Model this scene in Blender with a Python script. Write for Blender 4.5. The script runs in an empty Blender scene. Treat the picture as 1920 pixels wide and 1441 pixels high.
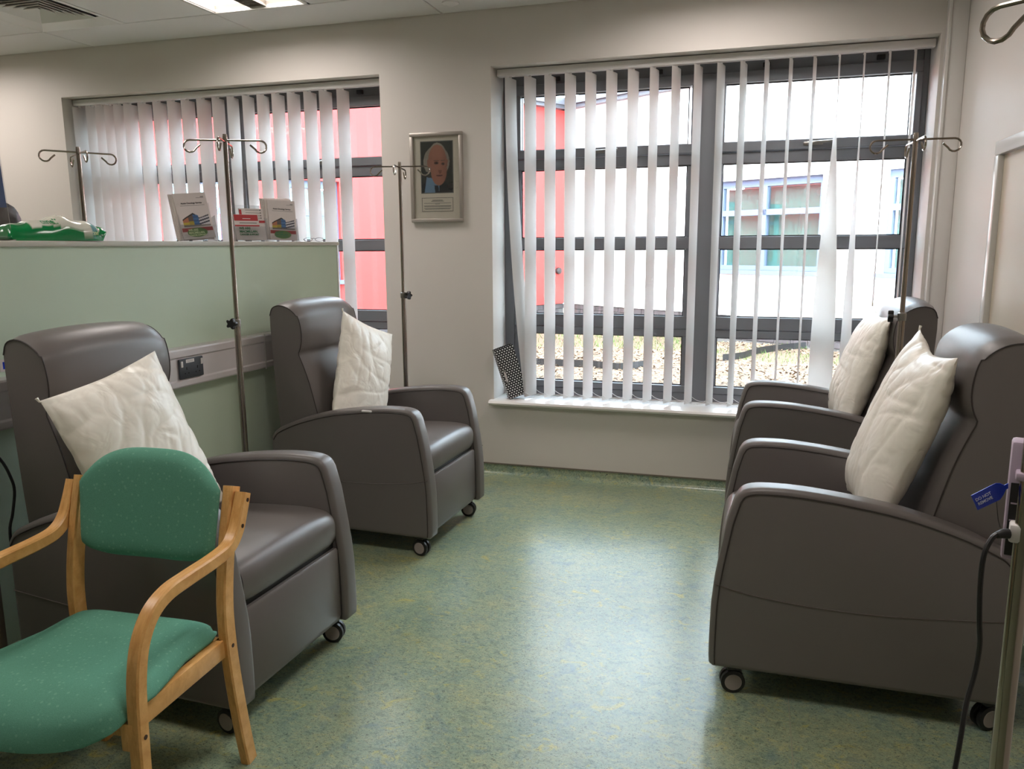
import bpy, bmesh, math, random
import numpy as np
from mathutils import Vector, Matrix, noise

random.seed(7)
scn = bpy.context.scene
COL = scn.collection
R = math.radians

# ------------------------------------------------------------------ camera, sky, sun, exposure
CAM = Vector((1.49847, -4.56322, 1.4))
YAW, PITCH, ROLL, FPX = 0.29408, 0.17302, -0.0061, 1496.05
fw = Vector((-math.sin(YAW)*math.cos(PITCH), math.cos(YAW)*math.cos(PITCH), -math.sin(PITCH)))
rt = Vector((math.cos(YAW), math.sin(YAW), 0)); up = rt.cross(fw)
rt2 = math.cos(ROLL)*rt + math.sin(ROLL)*up; up2 = -math.sin(ROLL)*rt + math.cos(ROLL)*up
cam_d = bpy.data.cameras.new('camera'); cam = bpy.data.objects.new('camera', cam_d); COL.objects.link(cam)
cam_d.sensor_fit = 'HORIZONTAL'; cam_d.sensor_width = 36.0; cam_d.lens = FPX*36.0/1920.0
cam_d.clip_start = 0.02; cam_d.clip_end = 300
mw = Matrix.Identity(4)
for i in range(3):
    mw[i][0] = rt2[i]; mw[i][1] = up2[i]; mw[i][2] = -fw[i]; mw[i][3] = CAM[i]
cam.matrix_world = mw
scn.camera = cam

world = bpy.data.worlds.new('sky'); scn.world = world; world.use_nodes = True
bg = world.node_tree.nodes['Background']
bg.inputs[0].default_value = (0.70, 0.85, 1.0, 1); bg.inputs[1].default_value = 17.0

sun_d = bpy.data.lights.new('sun', 'SUN'); sun = bpy.data.objects.new('sun', sun_d); COL.objects.link(sun)
sun_d.energy = 9.0; sun_d.angle = R(3); sun_d.color = (1.0, 0.96, 0.9)
sun.rotation_euler = Vector((0.18, 0.62, -0.80)).to_track_quat('-Z', 'Y').to_euler()
LAMP_W = 11.0
LAMP_C = (1.0, 0.925, 0.885)

scn.view_settings.view_transform = 'Standard'; scn.view_settings.look = 'None'
scn.view_settings.exposure = 0.45; scn.view_settings.gamma = 1.0
scn.view_settings.use_curve_mapping = False

# ------------------------------------------------------------------ helpers
def s2l(c):
    return tuple(((x/12.92) if x <= 0.04045 else ((x+0.055)/1.055)**2.4) for x in c)
def C(r, g, b):
    return s2l((r/255., g/255., b/255.)) + (1.0,)

MATS = {}
def mat(name, col, rough=0.5, metal=0.0, spec=0.5, bump=0.0, bscale=200.0, var=0.0, vscale=5.0, coat=0.0, emit=None, estr=0.0, sub=0.0):
    m = bpy.data.materials.new(name); m.use_nodes = True; MATS[name] = m
    nt = m.node_tree; b = nt.nodes['Principled BSDF']
    b.inputs['Base Color'].default_value = col; b.inputs['Roughness'].default_value = rough
    b.inputs['Metallic'].default_value = metal; b.inputs['Specular IOR Level'].default_value = spec
    if coat: b.inputs['Coat Weight'].default_value = coat; b.inputs['Coat Roughness'].default_value = 0.08
    if emit: b.inputs['Emission Color'].default_value = emit; b.inputs['Emission Strength'].default_value = estr
    tc = nt.nodes.new('ShaderNodeTexCoord')
    if bump:
        n = nt.nodes.new('ShaderNodeTexNoise'); n.inputs['Scale'].default_value = bscale; n.inputs['Detail'].default_value = 3
        bp = nt.nodes.new('ShaderNodeBump'); bp.inputs['Strength'].default_value = bump; bp.inputs['Distance'].default_value = 0.002
        nt.links.new(tc.outputs['Object'], n.inputs['Vector']); nt.links.new(n.outputs['Fac'], bp.inputs['Height'])
        nt.links.new(bp.outputs['Normal'], b.inputs['Normal'])
    if var:
        n = nt.nodes.new('ShaderNodeTexNoise'); n.inputs['Scale'].default_value = vscale; n.inputs['Detail'].default_value = 5
        mx = nt.nodes.new('ShaderNodeMix'); mx.data_type = 'RGBA'
        mx.inputs[6].default_value = tuple(x*(1-var) for x in col[:3])+(1,); mx.inputs[7].default_value = tuple(min(1, x*(1+var)) for x in col[:3])+(1,)
        nt.links.new(tc.outputs['Object'], n.inputs['Vector']); nt.links.new(n.outputs['Fac'], mx.inputs[0])
        nt.links.new(mx.outputs[2], b.inputs['Base Color'])
    return m

def ramp(nt, fac, stops):
    r = nt.nodes.new('ShaderNodeValToRGB'); nt.links.new(fac, r.inputs[0])
    el = r.color_ramp.elements
    while len(el) < len(stops): el.new(0.5)
    for e, (p, c) in zip(el, stops): e.position = p; e.color = c
    return r.outputs[0]
def noise_tex(nt, vec, scale, detail=4, rough=0.5, dist=0.0):
    n = nt.nodes.new('ShaderNodeTexNoise'); n.inputs['Scale'].default_value = scale; n.inputs['Detail'].default_value = detail
    n.inputs['Roughness'].default_value = rough; n.inputs['Distortion'].default_value = dist
    nt.links.new(vec, n.inputs['Vector']); return n.outputs['Fac']
def mapping(nt, vec, scale=(1, 1, 1), rot=(0, 0, 0)):
    n = nt.nodes.new('ShaderNodeMapping'); n.inputs['Scale'].default_value = scale; n.inputs['Rotation'].default_value = rot
    nt.links.new(vec, n.inputs['Vector']); return n.outputs[0]
def mixc(nt, fac, a, b):
    m = nt.nodes.new('ShaderNodeMix'); m.data_type = 'RGBA'
    if hasattr(fac, 'links'): nt.links.new(fac, m.inputs[0])
    else: m.inputs[0].default_value = fac
    for v, i in ((a, 6), (b, 7)):
        if hasattr(v, 'links'): nt.links.new(v, m.inputs[i])
        else: m.inputs[i].default_value = v
    return m.outputs[2]

def empty(name, loc=(0, 0, 0), rz=0.0, parent=None):
    o = bpy.data.objects.new(name, None); COL.objects.link(o); o.location = loc; o.rotation_euler = (0, 0, rz)
    o.empty_display_size = 0.05
    if parent: o.parent = parent
    return o
def tag(o, label=None, cat=None, group=None, kind=None):
    if label: o['label'] = label
    if cat: o['category'] = cat
    if group: o['group'] = group
    if kind: o['kind'] = kind
    return o
def finish(name, bm, m, parent=None, smooth=True, angle=40):
    me = bpy.data.meshes.new(name)
    bmesh.ops.recalc_face_normals(bm, faces=bm.faces[:])
    bm.to_mesh(me); bm.free()
    if smooth:
        me.shade_smooth(); me.set_sharp_from_angle(angle=R(angle))
    if m: me.materials.append(m)
    o = bpy.data.objects.new(name, me); COL.objects.link(o)
    if parent: o.parent = parent
    return o
def share(name, me, parent=None):
    o = bpy.data.objects.new(name, me); COL.objects.link(o)
    if parent: o.parent = parent
    return o
def box(bm, x0, x1, y0, y1, z0, z1, M=None, bev=0.0, seg=2):
    co = [(x, y, z) for x in (x0, x1) for y in (y0, y1) for z in (z0, z1)]
    vs = [bm.verts.new(M @ Vector(c) if M else c) for c in co]
    fs = [bm.faces.new([vs[i] for i in f]) for f in ((0, 1, 3, 2), (4, 6, 7, 5), (0, 4, 5, 1), (2, 3, 7, 6), (0, 2, 6, 4), (1, 5, 7, 3))]
    if bev:
        bmesh.ops.recalc_face_normals(bm, faces=fs)
        es = list({e for f in fs for e in f.edges})
        bmesh.ops.bevel(bm, geom=es, offset=bev, segments=seg, profile=0.5, affect='EDGES', clamp_overlap=True)
def obox(name, m, parent, x0, x1, y0, y1, z0, z1, bev=0.0, seg=2, M=None):
    bm = bmesh.new(); box(bm, x0, x1, y0, y1, z0, z1, M, bev, seg); return finish(name, bm, m, parent)
def frame_from(d):
    d = d.normalized(); a = Vector((0, 0, 1)) if abs(d.z) < 0.9 else Vector((1, 0, 0))
    x = a.cross(d).normalized(); return x, d.cross(x)
def tube(bm, pts, r, n=8, closed=False, caps=True):
    pts = [Vector(p) for p in pts]; rs = r if isinstance(r, (list, tuple)) else [r]*len(pts)
    rings = []; N = len(pts); px = None
    for i, p in enumerate(pts):
        if closed: d = pts[(i+1) % N]-pts[i-1]
        else: d = pts[min(i+1, N-1)]-pts[max(i-1, 0)]
        if d.length < 1e-9: d = Vector((0, 0, 1))
        d.normalize()
        if px is None: x, y = frame_from(d)
        else:
            x = px-d*px.dot(d)
            if x.length < 1e-6: x, y = frame_from(d)
            x.normalize(); y = d.cross(x)
        px = x
        rings.append([bm.verts.new(p+(x*math.cos(2*math.pi*k/n)+y*math.sin(2*math.pi*k/n))*rs[i]) for k in range(n)])
    for i in range(N if closed else N-1):
        a, b = rings[i], rings[(i+1) % N]
        for k in range(n): bm.faces.new((a[k], a[(k+1) % n], b[(k+1) % n], b[k]))
    if caps and not closed:
        bm.faces.new(rings[0][::-1]); bm.faces.new(rings[-1])
def otube(name, m, parent, pts, r, n=8, closed=False):
    bm = bmesh.new(); tube(bm, pts, r, n, closed); return finish(name, bm, m, parent)
def lathe(bm, prof, n=20, M=None):
    rings = []
    for (r, z) in prof:
        ring = []
        for k in range(n):
            v = Vector((r*math.cos(2*math.pi*k/n), r*math.sin(2*math.pi*k/n), z)); ring.append(bm.verts.new(M @ v if M else v))
        rings.append(ring)
    for a, b in zip(rings, rings[1:]):
        for k in range(n): bm.faces.new((a[k], a[(k+1) % n], b[(k+1) % n], b[k]))
    if prof[0][0] > 1e-6: bm.faces.new(rings[0][::-1])
    if prof[-1][0] > 1e-6: bm.faces.new(rings[-1])
def prism(bm, poly, y0, y1, bev=0.0, seg=3, plane='xz'):
    def mk(p, y): return (p[0], y, p[1]) if plane == 'xz' else ((p[0], p[1], y) if plane == 'xy' else (y, p[0], p[1]))
    a = [bm.verts.new(mk(p, y0)) for p in poly]; b = [bm.verts.new(mk(p, y1)) for p in poly]
    n = len(poly); f0 = bm.faces.new(a[::-1]); f1 = bm.faces.new(b); fs = [f0, f1]
    for i in range(n): fs.append(bm.faces.new((a[i], a[(i+1) % n], b[(i+1) % n], b[i])))
    bmesh.ops.recalc_face_normals(bm, faces=fs)
    if bev:
        es = list(set(f0.edges) | set(f1.edges))
        bmesh.ops.bevel(bm, geom=es, offset=bev, segments=seg, profile=0.5, affect='EDGES', clamp_overlap=True)
def catmull(pts, k=4, closed=False):
    P = [Vector(p) for p in pts]; N = len(P); out = []
    rng = range(N) if closed else range(N-1)
    for i in rng:
        p0 = P[i-1] if (closed or i > 0) else P[0]*2-P[1]
        p1 = P[i]; p2 = P[(i+1) % N]
        p3 = P[(i+2) % N] if (closed or i+2 < N) else P[-1]*2-P[-2]
        for j in range(k):
            t = j/k
            out.append(0.5*((2*p1)+(-p0+p2)*t+(2*p0-5*p1+4*p2-p3)*t*t+(-p0+3*p1-3*p2+p3)*t**3))
    if not closed: out.append(P[-1])
    return out
def sweep_rect(bm, pts, w, t, side, bev=0.004):
    """rectangle swept along pts; side = constant width direction"""
    pts = [Vector(p) for p in pts]; side = Vector(side).normalized(); rings = []
    N = len(pts); b = bev
    sec = [(-w/2+b, -t/2), (w/2-b, -t/2), (w/2, -t/2+b), (w/2, t/2-b), (w/2-b, t/2), (-w/2+b, t/2), (-w/2, t/2-b), (-w/2, -t/2+b)]
    for i, p in enumerate(pts):
        d = (pts[min(i+1, N-1)]-pts[max(i-1, 0)]).normalized(); nrm = d.cross(side).normalized()
        rings.append([bm.verts.new(p+side*a+nrm*c) for a, c in sec])
    for i in range(N-1):
        for k in range(8): bm.faces.new((rings[i][k], rings[i][(k+1) % 8], rings[i+1][(k+1) % 8], rings[i+1][k]))
    bm.faces.new(rings[0][::-1]); bm.faces.new(rings[-1])
def copy_tree(o, parent=None):
    c = o.copy(); COL.objects.link(c)
    if parent: c.parent = parent
    for ch in list(o.children): copy_tree(ch, c)
    return c
def text_mesh(s, size, align='CENTER', extrude=0.0003, bold=0.0):
    cu = bpy.data.curves.new('t', 'FONT'); cu.body = s; cu.size = size; cu.align_x = align; cu.align_y = 'CENTER'
    cu.extrude = extrude; cu.offset = bold; cu.resolution_u = 3
    ob = bpy.data.objects.new('t', cu); COL.objects.link(ob)
    dg = bpy.context.evaluated_depsgraph_get()
    me = bpy.data.meshes.new_from_object(ob.evaluated_get(dg))
    bpy.data.objects.remove(ob); bpy.data.curves.remove(cu); me.name = 'lettering'
    return me
def text_obj(s, size, m, parent, M, align='CENTER', bold=0.0, name='lettering'):
    me = text_mesh(s, size, align, bold=bold); me.materials.clear(); me.materials.append(m)
    o = bpy.data.objects.new(name, me); COL.objects.link(o); o.parent = parent; o.matrix_local = M
    return o
def basis(x, y, z, o):
    M = Matrix.Identity(4)
    for i in range(3): M[i][0] = x[i]; M[i][1] = y[i]; M[i][2] = z[i]; M[i][3] = o[i]
    return M
def vcol_material(name, rough=0.5, spec=0.5):
    m = mat(name, (1, 1, 1, 1), rough, spec=spec); nt = m.node_tree
    a = nt.nodes.new('ShaderNodeVertexColor'); a.layer_name = 'Col'
    nt.links.new(a.outputs[0], nt.nodes['Principled BSDF'].inputs['Base Color']); return m
def print_plane(name, w, h, nx, ny, f, m, parent=None):
    """flat print: grid in local xy, f(u,v) -> srgb 0..255 with v upward"""
    vs = [((i/nx-0.5)*w, (j/ny-0.5)*h, 0) for j in range(ny+1) for i in range(nx+1)]
    fs = [(j*(nx+1)+i, j*(nx+1)+i+1, (j+1)*(nx+1)+i+1, (j+1)*(nx+1)+i) for j in range(ny) for i in range(nx)]
    me = bpy.data.meshes.new(name); me.from_pydata(vs, [], fs)
    ca = me.color_attributes.new('Col', 'FLOAT_COLOR', 'POINT')
    buf = []
    for j in range(ny+1):
        for i in range(nx+1): buf += list(C(*f(i/nx, j/ny)))
    ca.data.foreach_set('color', buf); me.materials.append(m)
    o = bpy.data.objects.new(name, me); COL.objects.link(o)
    if parent: o.parent = parent
    return o

# ------------------------------------------------------------------ materials
M_wall = mat('wall_paint', C(214, 207, 200), 0.55, bump=0.05, bscale=120, var=0.01)
M_ceil = mat('ceiling_tile_white', C(224, 220, 218), 0.8, bump=0.15, bscale=260)
M_grid = mat('ceiling_grid', C(190, 186, 182), 0.5)
M_white = mat('white_plastic', C(226, 222, 220), 0.35)
M_gloss = mat('white_gloss_paint', C(226, 222, 218), 0.2)
M_frame = mat('grey_aluminium', C(116, 117, 121), 0.45, spec=0.4)
M_gasket = mat('black_gasket', C(22, 22, 24), 0.6)
M_green = mat('partition_green', C(200, 214, 192), 0.45, var=0.01)
M_cap = mat('partition_cap', C(196, 192, 180), 0.4)
M_trunk = mat('trunking_white', C(212, 204, 204), 0.35)
M_vinyl = mat('grey_vinyl', C(104, 98, 95), 0.38, spec=0.5, bump=0.06, bscale=500, var=0.02)
M_seam = mat('dark_seam', C(52, 46, 44), 0.6)
M_dark = mat('black_plastic', C(26, 25, 26), 0.45)
M_hub = mat('caster_hub_grey', C(150, 140, 136), 0.45)
M_steel = mat('stainless_steel', C(158, 148, 138), 0.18, metal=1.0)
M_steel2 = mat('brushed_steel', C(150, 146, 140), 0.4, metal=1.0)
M_pillow = None
M_slat = None
M_alu = mat('silver_frame', C(176, 168, 160), 0.35, metal=0.6)
M_mount = mat('cream_mount', C(228, 216, 202), 0.7)
M_paper = mat('paper', C(222, 212, 208), 0.6)
M_pages = mat('paper_edges', C(205, 192, 188), 0.8, var=0.05, vscale=400)
M_red_print = mat('red_print', C(176, 40, 44), 0.5)
M_green_print = mat('green_print', C(0, 120, 62), 0.5)
M_dgreen_print = mat('olive_green_print', C(84, 130, 50), 0.5)
M_cream_print = mat('pale_green_lettering', C(214, 226, 170), 0.5)
M_ink = mat('black_ink', C(50, 46, 46), 0.6)
M_grey_ink = mat('grey_ink', C(120, 116, 112), 0.6)
M_blue = mat('blue_tag', C(30, 60, 190), 0.25)
M_tagtext = mat('tag_lettering', C(200, 210, 240), 0.5)
M_lilac = mat('lilac_grey_housing', C(182, 166, 184), 0.4)
M_beige = mat('beige_clip', C(205, 198, 180), 0.4)
M_redwall = mat('red_render', C(180, 48, 43), 0.7, var=0.03, vscale=1.5, bump=0.1, bscale=40)
M_whitewall = mat('white_render', C(240, 238, 234), 0.8, bump=0.1, bscale=60)
M_fascia = mat('grey_fascia', C(72, 72, 77), 0.5)
M_brick = mat('dark_brick', C(60, 54, 55), 0.8, var=0.3, vscale=9)
M_mortar = mat('mortar', C(84, 82, 80), 0.9)
M_upvc = mat('pale_window_frame', C(86, 96, 118), 0.45)
M_curtain = mat('green_blind', C(60, 104, 96), 0.7)
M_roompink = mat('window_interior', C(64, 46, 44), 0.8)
M_black = mat('matte_black', C(8, 8, 9), 0.8)
M_vcol = vcol_material('printed_colours', 0.45)
M_vcol_gloss = vcol_material('printed_film', 0.12)

def wood():
    m = mat('beech_wood', C(205, 152, 88), 0.35); nt = m.node_tree; b = nt.nodes['Principled BSDF']
    tc = nt.nodes.new('ShaderNodeTexCoord')
    v = mapping(nt, tc.outputs['Object'], (60, 12, 12)); n = noise_tex(nt, v, 2.0, 5, 0.6, 0.4)
    c = ramp(nt, n, [(0.3, C(208, 150, 82)), (0.55, C(226, 172, 104)), (0.8, C(238, 190, 126))])
    v2 = mapping(nt, tc.outputs['Object'], (20, 90, 90)); n2 = noise_tex(nt, v2, 3.0, 2)
    c2 = ramp(nt, n2, [(0.60, (0, 0, 0, 1)), (0.75, (0.35, 0.35, 0.35, 1))])
    nt.links.new(mixc(nt, c2, c, C(196, 136, 72)), b.inputs['Base Color']); return m
M_wood = wood()

def fabric():
    m = mat('green_patterned_fabric', C(60, 140, 112), 0.85, spec=0.2); nt = m.node_tree; b = nt.nodes['Principled BSDF']
    tc = nt.nodes.new('ShaderNodeTexCoord'); vec = tc.outputs['Object']
    vo = nt.nodes.new('ShaderNodeTexVoronoi'); vo.inputs['Scale'].default_value = 62; vo.inputs['Randomness'].default_value = 0.9
    nt.links.new(vec, vo.inputs['Vector'])
    dots = ramp(nt, vo.outputs['Distance'], [(0.16, (1, 1, 1, 1)), (0.24, (0, 0, 0, 1))])
    wv = noise_tex(nt, mapping(nt, vec, (1, 1, 1)), 480, 2)
    base = mixc(nt, wv, C(82, 140, 118), C(112, 170, 148))
    fine = nt.nodes.new('ShaderNodeMath'); fine.operation = 'MULTIPLY'; fine.inputs[1].default_value = 0.36
    nt.links.new(dots, fine.inputs[0])
    nt.links.new(mixc(nt, fine.outputs[0], base, C(140, 190, 165)), b.inputs['Base Color'])
    bp = nt.nodes.new('ShaderNodeBump'); bp.inputs['Strength'].default_value = 0.25; bp.inputs['Distance'].default_value = 0.001
    nt.links.new(wv, bp.inputs['Height']); nt.links.new(bp.outputs[0], b.inputs['Normal']); return m
M_fabric = fabric()

def floor_mat(name='marbled_linoleum'):
    m = mat(name, C(150, 160, 140), 0.28, spec=0.6); nt = m.node_tree; b = nt.nodes['Principled BSDF']
    tc = nt.nodes.new('ShaderNodeTexCoord'); vec = tc.outputs['Object']
    big = noise_tex(nt, mapping(nt, vec, (1.0, 1.4, 1.0), (0, 0, R(28))), 3.6, 5, 0.62, 0.6)
    c = ramp(nt, big, [(0.30, C(104, 130, 122)), (0.45, C(132, 152, 124)), (0.58, C(152, 160, 120)), (0.72, C(166, 160, 104))])
    mid = noise_tex(nt, mapping(nt, vec, (1, 1.5, 1), (0, 0, R(40))), 30, 5, 0.7, 1.0)
    c2 = ramp(nt, mid, [(0.34, C(86, 108, 98)), (0.46, C(138, 156, 132)), (0.58, C(160, 166, 136)), (0.70, C(196, 188, 120))])
    col = mixc(nt, 0.6, c, c2)
    yel = noise_tex(nt, mapping(nt, vec, (1, 1.35, 1), (0, 0, R(-20))), 13, 4, 0.6, 1.4)
    yf = ramp(nt, yel, [(0.58, (0, 0, 0, 1)), (0.72, (0.65, 0.65, 0.65, 1))])
    col = mixc(nt, yf, col, C(196, 182, 84))
    blu = noise_tex(nt, mapping(nt, vec, (1.3, 1, 1), (0, 0, R(60))), 8, 4, 0.65, 0.8)
    bf = ramp(nt, blu, [(0.54, (0, 0, 0, 1)), (0.72, (0.6, 0.6, 0.6, 1))])
    col = mixc(nt, bf, col, C(100, 128, 132))
    fl = noise_tex(nt, mapping(nt, vec, (1, 1.7, 1), (0, 0, R(35))), 130, 3, 0.75, 1.2)
    ff = ramp(nt, fl, [(0.36, (0.95, 0.95, 0.95, 1)), (0.44, (0, 0, 0, 1))])
    col = mixc(nt, ff, col, C(36, 46, 44))
    lf = ramp(nt, fl, [(0.60, (0, 0, 0, 1)), (0.70, (0.6, 0.6, 0.6, 1))])
    col = mixc(nt, lf, col, C(204, 208, 186))
    fl2 = noise_tex(nt, mapping(nt, vec, (1, 1.5, 1), (0, 0, R(-15))), 260, 2, 0.6, 0.6)
    f2 = ramp(nt, fl2, [(0.32, (0.8, 0.8, 0.8, 1)), (0.40, (0, 0, 0, 1))])
    col = mixc(nt, f2, col, C(56, 66, 64))
    nt.links.new(col, b.inputs['Base Color'])
    bp = nt.nodes.new('ShaderNodeBump'); bp.inputs['Strength'].default_value = 0.06; bp.inputs['Distance'].default_value = 0.002
    nt.links.new(noise_tex(nt, vec, 60, 2), bp.inputs['Height']); nt.links.new(bp.outputs[0], b.inputs['Normal'])
    return m
M_floor = floor_mat()

def glass(name, tint=(0.97, 0.985, 0.98, 1), refl=0.07, rough=0.0):
    m = bpy.data.materials.new(name); m.use_nodes = True; nt = m.node_tree; nt.nodes.clear()
    out = nt.nodes.new('ShaderNodeOutputMaterial'); tr = nt.nodes.new('ShaderNodeBsdfTransparent'); tr.inputs[0].default_value = tint
    gl = nt.nodes.new('ShaderNodeBsdfGlossy'); gl.inputs['Roughness'].default_value = rough
    lw = nt.nodes.new('ShaderNodeLayerWeight'); lw.inputs[0].default_value = 0.35
    mp = nt.nodes.new('ShaderNodeMath'); mp.operation = 'MULTIPLY_ADD'; mp.inputs[1].default_value = 0.5; mp.inputs[2].default_value = refl*0.5
    nt.links.new(lw.outputs['Fresnel'], mp.inputs[0])
    mx = nt.nodes.new('ShaderNodeMixShader'); nt.links.new(mp.outputs[0], mx.inputs[0])
    nt.links.new(tr.outputs[0], mx.inputs[1]); nt.links.new(gl.outputs[0], mx.inputs[2]); nt.links.new(mx.outputs[0], out.inputs[0])
    return m
M_glass = glass('window_glass'); M_acrylic = glass('clear_acrylic', (0.96, 0.97, 0.98, 1), 0.1, 0.03)

def translucent(name, col, rough=0.6, tl=0.4, bump=0.0):
    m = mat(name, col, rough, bump=bump, bscale=90); nt = m.node_tree; b = nt.nodes['Principled BSDF']
    t = nt.nodes.new('ShaderNodeBsdfTranslucent'); t.inputs[0].default_value = col
    mx = nt.nodes.new('ShaderNodeMixShader'); mx.inputs[0].default_value = tl
    nt.links.new(b.outputs[0], mx.inputs[1]); nt.links.new(t.outputs[0], mx.inputs[2])
    nt.links.new(mx.outputs[0], nt.nodes['Material Output'].inputs[0]); return m
M_slat = translucent('blind_fabric', C(222, 218, 214), 0.7, 0.24)

def pillow_mat():
    m = mat('wipe_clean_pillow_cover', C(240, 234, 222), 0.38, spec=0.5); nt = m.node_tree; b = nt.nodes['Principled BSDF']
    tc = nt.nodes.new('ShaderNodeTexCoord'); vec = tc.outputs['Object']
    def ridged(scale, detail, dist, rot):
        n = nt.nodes.new('ShaderNodeTexNoise'); n.noise_type = 'RIDGED_MULTIFRACTAL'; n.inputs['Scale'].default_value = scale; n.inputs['Detail'].default_value = detail
        n.inputs['Distortion'].default_value = dist; nt.links.new(mapping(nt, vec, (1, 1.25, 0.9), rot), n.inputs['Vector']); return n.outputs['Fac']
    n1 = ridged(3.2, 1.5, 0.8, (0.3, 0.2, 0.5)); n2 = noise_tex(nt, vec, 13, 2, 0.45, 1.0)
    ad = nt.nodes.new('ShaderNodeMath'); ad.operation = 'MULTIPLY_ADD'; ad.inputs[1].default_value = 0.5
    nt.links.new(n2, ad.inputs[0]); nt.links.new(n1, ad.inputs[2])
    bp = nt.nodes.new('ShaderNodeBump'); bp.inputs['Strength'].default_value = 0.5; bp.inputs['Distance'].default_value = 0.022
    nt.links.new(ad.outputs[0], bp.inputs['Height']); nt.links.new(bp.outputs[0], b.inputs['Normal']); return m
M_pillow = pillow_mat()

def ground_mat():
    m = mat('bark_and_grass_ground', C(150, 120, 90), 0.95); nt = m.node_tree; b = nt.nodes['Principled BSDF']
    tc = nt.nodes.new('ShaderNodeTexCoord'); vec = tc.outputs['Object']
    n = noise_tex(nt, vec, 28, 5, 0.7); c = ramp(nt, n, [(0.3, C(44, 32, 24)), (0.5, C(78, 60, 44)), (0.7, C(112, 92, 72))])
    g = noise_tex(nt, vec, 2.3, 3, 0.5, 0.5); gf = ramp(nt, g, [(0.60, (0, 0, 0, 1)), (0.72, (0.4, 0.4, 0.4, 1))])
    gc = ramp(nt, noise_tex(nt, vec, 40, 3), [(0.3, C(42, 54, 22)), (0.7, C(82, 90, 42))])
    nt.links.new(mixc(nt, gf, c, gc), b.inputs['Base Color']); return m
M_ground = ground_mat()
M_bark = mat('bark_chip', C(110, 90, 70), 0.9, var=0.75, vscale=45)
M_grass = mat('grass_blade', C(66, 86, 30), 0.8, var=0.3, vscale=3)

# ------------------------------------------------------------------ room shell
XL, XR, YB, ZC = -5.0, 2.42, -7.2, 2.71
WX = [(-3.08, -0.70), (0.0, 2.32)]; ZS, ZH = 0.44, 2.407
bm = bmesh.new(); box(bm, XL-0.3, XR+0.3, YB-0.3, 0.35, -0.2, 0.0); floor = tag(finish('floor', bm, M_floor, smooth=False), kind='structure')
# welded seam in the linoleum
tag(obox('floor_seam', mat('floor_weld', C(150, 150, 128), 0.5), floor, 1.655, 1.658, -5.0, -2.0, 0.0, 0.0006), None)
bm = bmesh.new()
for x0, x1, z0, z1 in ((XL-0.3, -3.08, 0, 3.1), (-0.70, 0.0, 0, 3.1), (2.32, XR+0.3, 0, 3.1), (-3.08, -0.70, 0, ZS), (-3.08, -0.70, ZH, 3.1), (0, 2.32, 0, ZS), (0, 2.32, ZH, 3.1)):
    box(bm, x0, x1, 0, 0.35, z0, z1)
wall_back = tag(finish('wall_back', bm, M_wall, smooth=False), kind='structure')
bm = bmesh.new(); box(bm, XR, XR+0.25, YB, 0, 0, 3.1); tag(finish('wall_right', bm, M_wall, smooth=False), kind='structure')
bm = bmesh.new(); box(bm, XL-0.3, XL, YB, 0, 0, 3.1); tag(finish('wall_left', bm, M_wall, smooth=False), kind='structure')
bm = bmesh.new(); box(bm, XL-0.3, XR+0.25, YB-0.3, YB, 0, 3.1); tag(finish('wall_front', bm, M_wall, smooth=False), kind='structure')
# coved linoleum skirting with grey capping strip along the window wall
cov = [(-0.045, 0.0), (-0.028, 0.003), (-0.014, 0.012), (-0.005, 0.028), (-0.003, 0.062), (0.0, 0.062), (0.0, 0.0)]
bm = bmesh.new(); prism(bm, cov, XL, XR, plane='yz'); bb = tag(finish('baseboard_back', bm, M_floor), kind='structure')
obox('capping_strip', mat('capping_grey', C(120, 112, 100), 0.5), bb, XL, XR, -0.006, 0.0, 0.062, 0.070)
bm = bmesh.new(); prism(bm, [(XR-a, z) for a, z in ((0.045, 0.0), (0.028, 0.003), (0.014, 0.012), (0.005, 0.028), (0.003, 0.062), (0.0, 0.062), (0.0, 0.0))], YB, 0)
tag(finish('baseboard_right', bm, M_floor), kind='structure')

# ceiling: slab above, tiles hung below
bm = bmesh.new(); box(bm, XL-0.3, XR+0.3, YB-0.3, 0.35, 3.1, 3.35); ceiling = tag(finish('ceiling', bm, M_ceil, smooth=False), kind='structure')
LIGHTS = [(x, y) for y in (-0.71, -3.19) for x in (-1.22, 1.26, -3.70)]
VENT = (-2.46, -0.71)
special = [(round(x, 2), round(y, 2)) for x, y in LIGHTS+[VENT]]
tile_me = {}
def tile(x0, x1, y0, y1):
    g = 0.004; w, d = round(x1-x0, 3), round(y1-y0, 3); key = (w, d)
    if key not in tile_me:
        bm = bmesh.new(); box(bm, -w/2+g, w/2-g, -d/2+g, d/2-g, 0, 0.016, bev=0.003, seg=1)
        me = bpy.data.meshes.new('ceiling_tile'); bm.to_mesh(me); bm.free(); me.materials.append(M_ceil); tile_me[key] = me
    o = share('ceiling_tile', tile_me[key], ceiling); o.location = ((x0+x1)/2, (y0+y1)/2, ZC)
rows = [(-0.40, 0.0)] + [(-0.40-0.62*(k+1), -0.40-0.62*k) for k in range(11)]
for (y0, y1) in rows:
    xs = [-0.29+1.24*k for k in range(-4, 3)]
    xs = [XL]+[x for x in xs if XL+0.05 < x < XR-0.05]+[XR]
    for a, b in zip(xs, xs[1:]):
        halves = []
        if b-a > 0.7:
            m0 = b-0.62 if a == XL else a+0.62
            halves = [(a, m0), (m0, b)]
        else: halves = [(a, b)]
        blocked = [any(h[0] < sx < h[1] and y0 < sy < y1 for sx, sy in special) for h in halves]
        if any(blocked):
            for h, bl in zip(halves, blocked):
                if not bl: tile(h[0], h[1], max(y0, YB), y1)
        else: tile(a, b, max(y0, YB), y1)
bm = bmesh.new()
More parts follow.
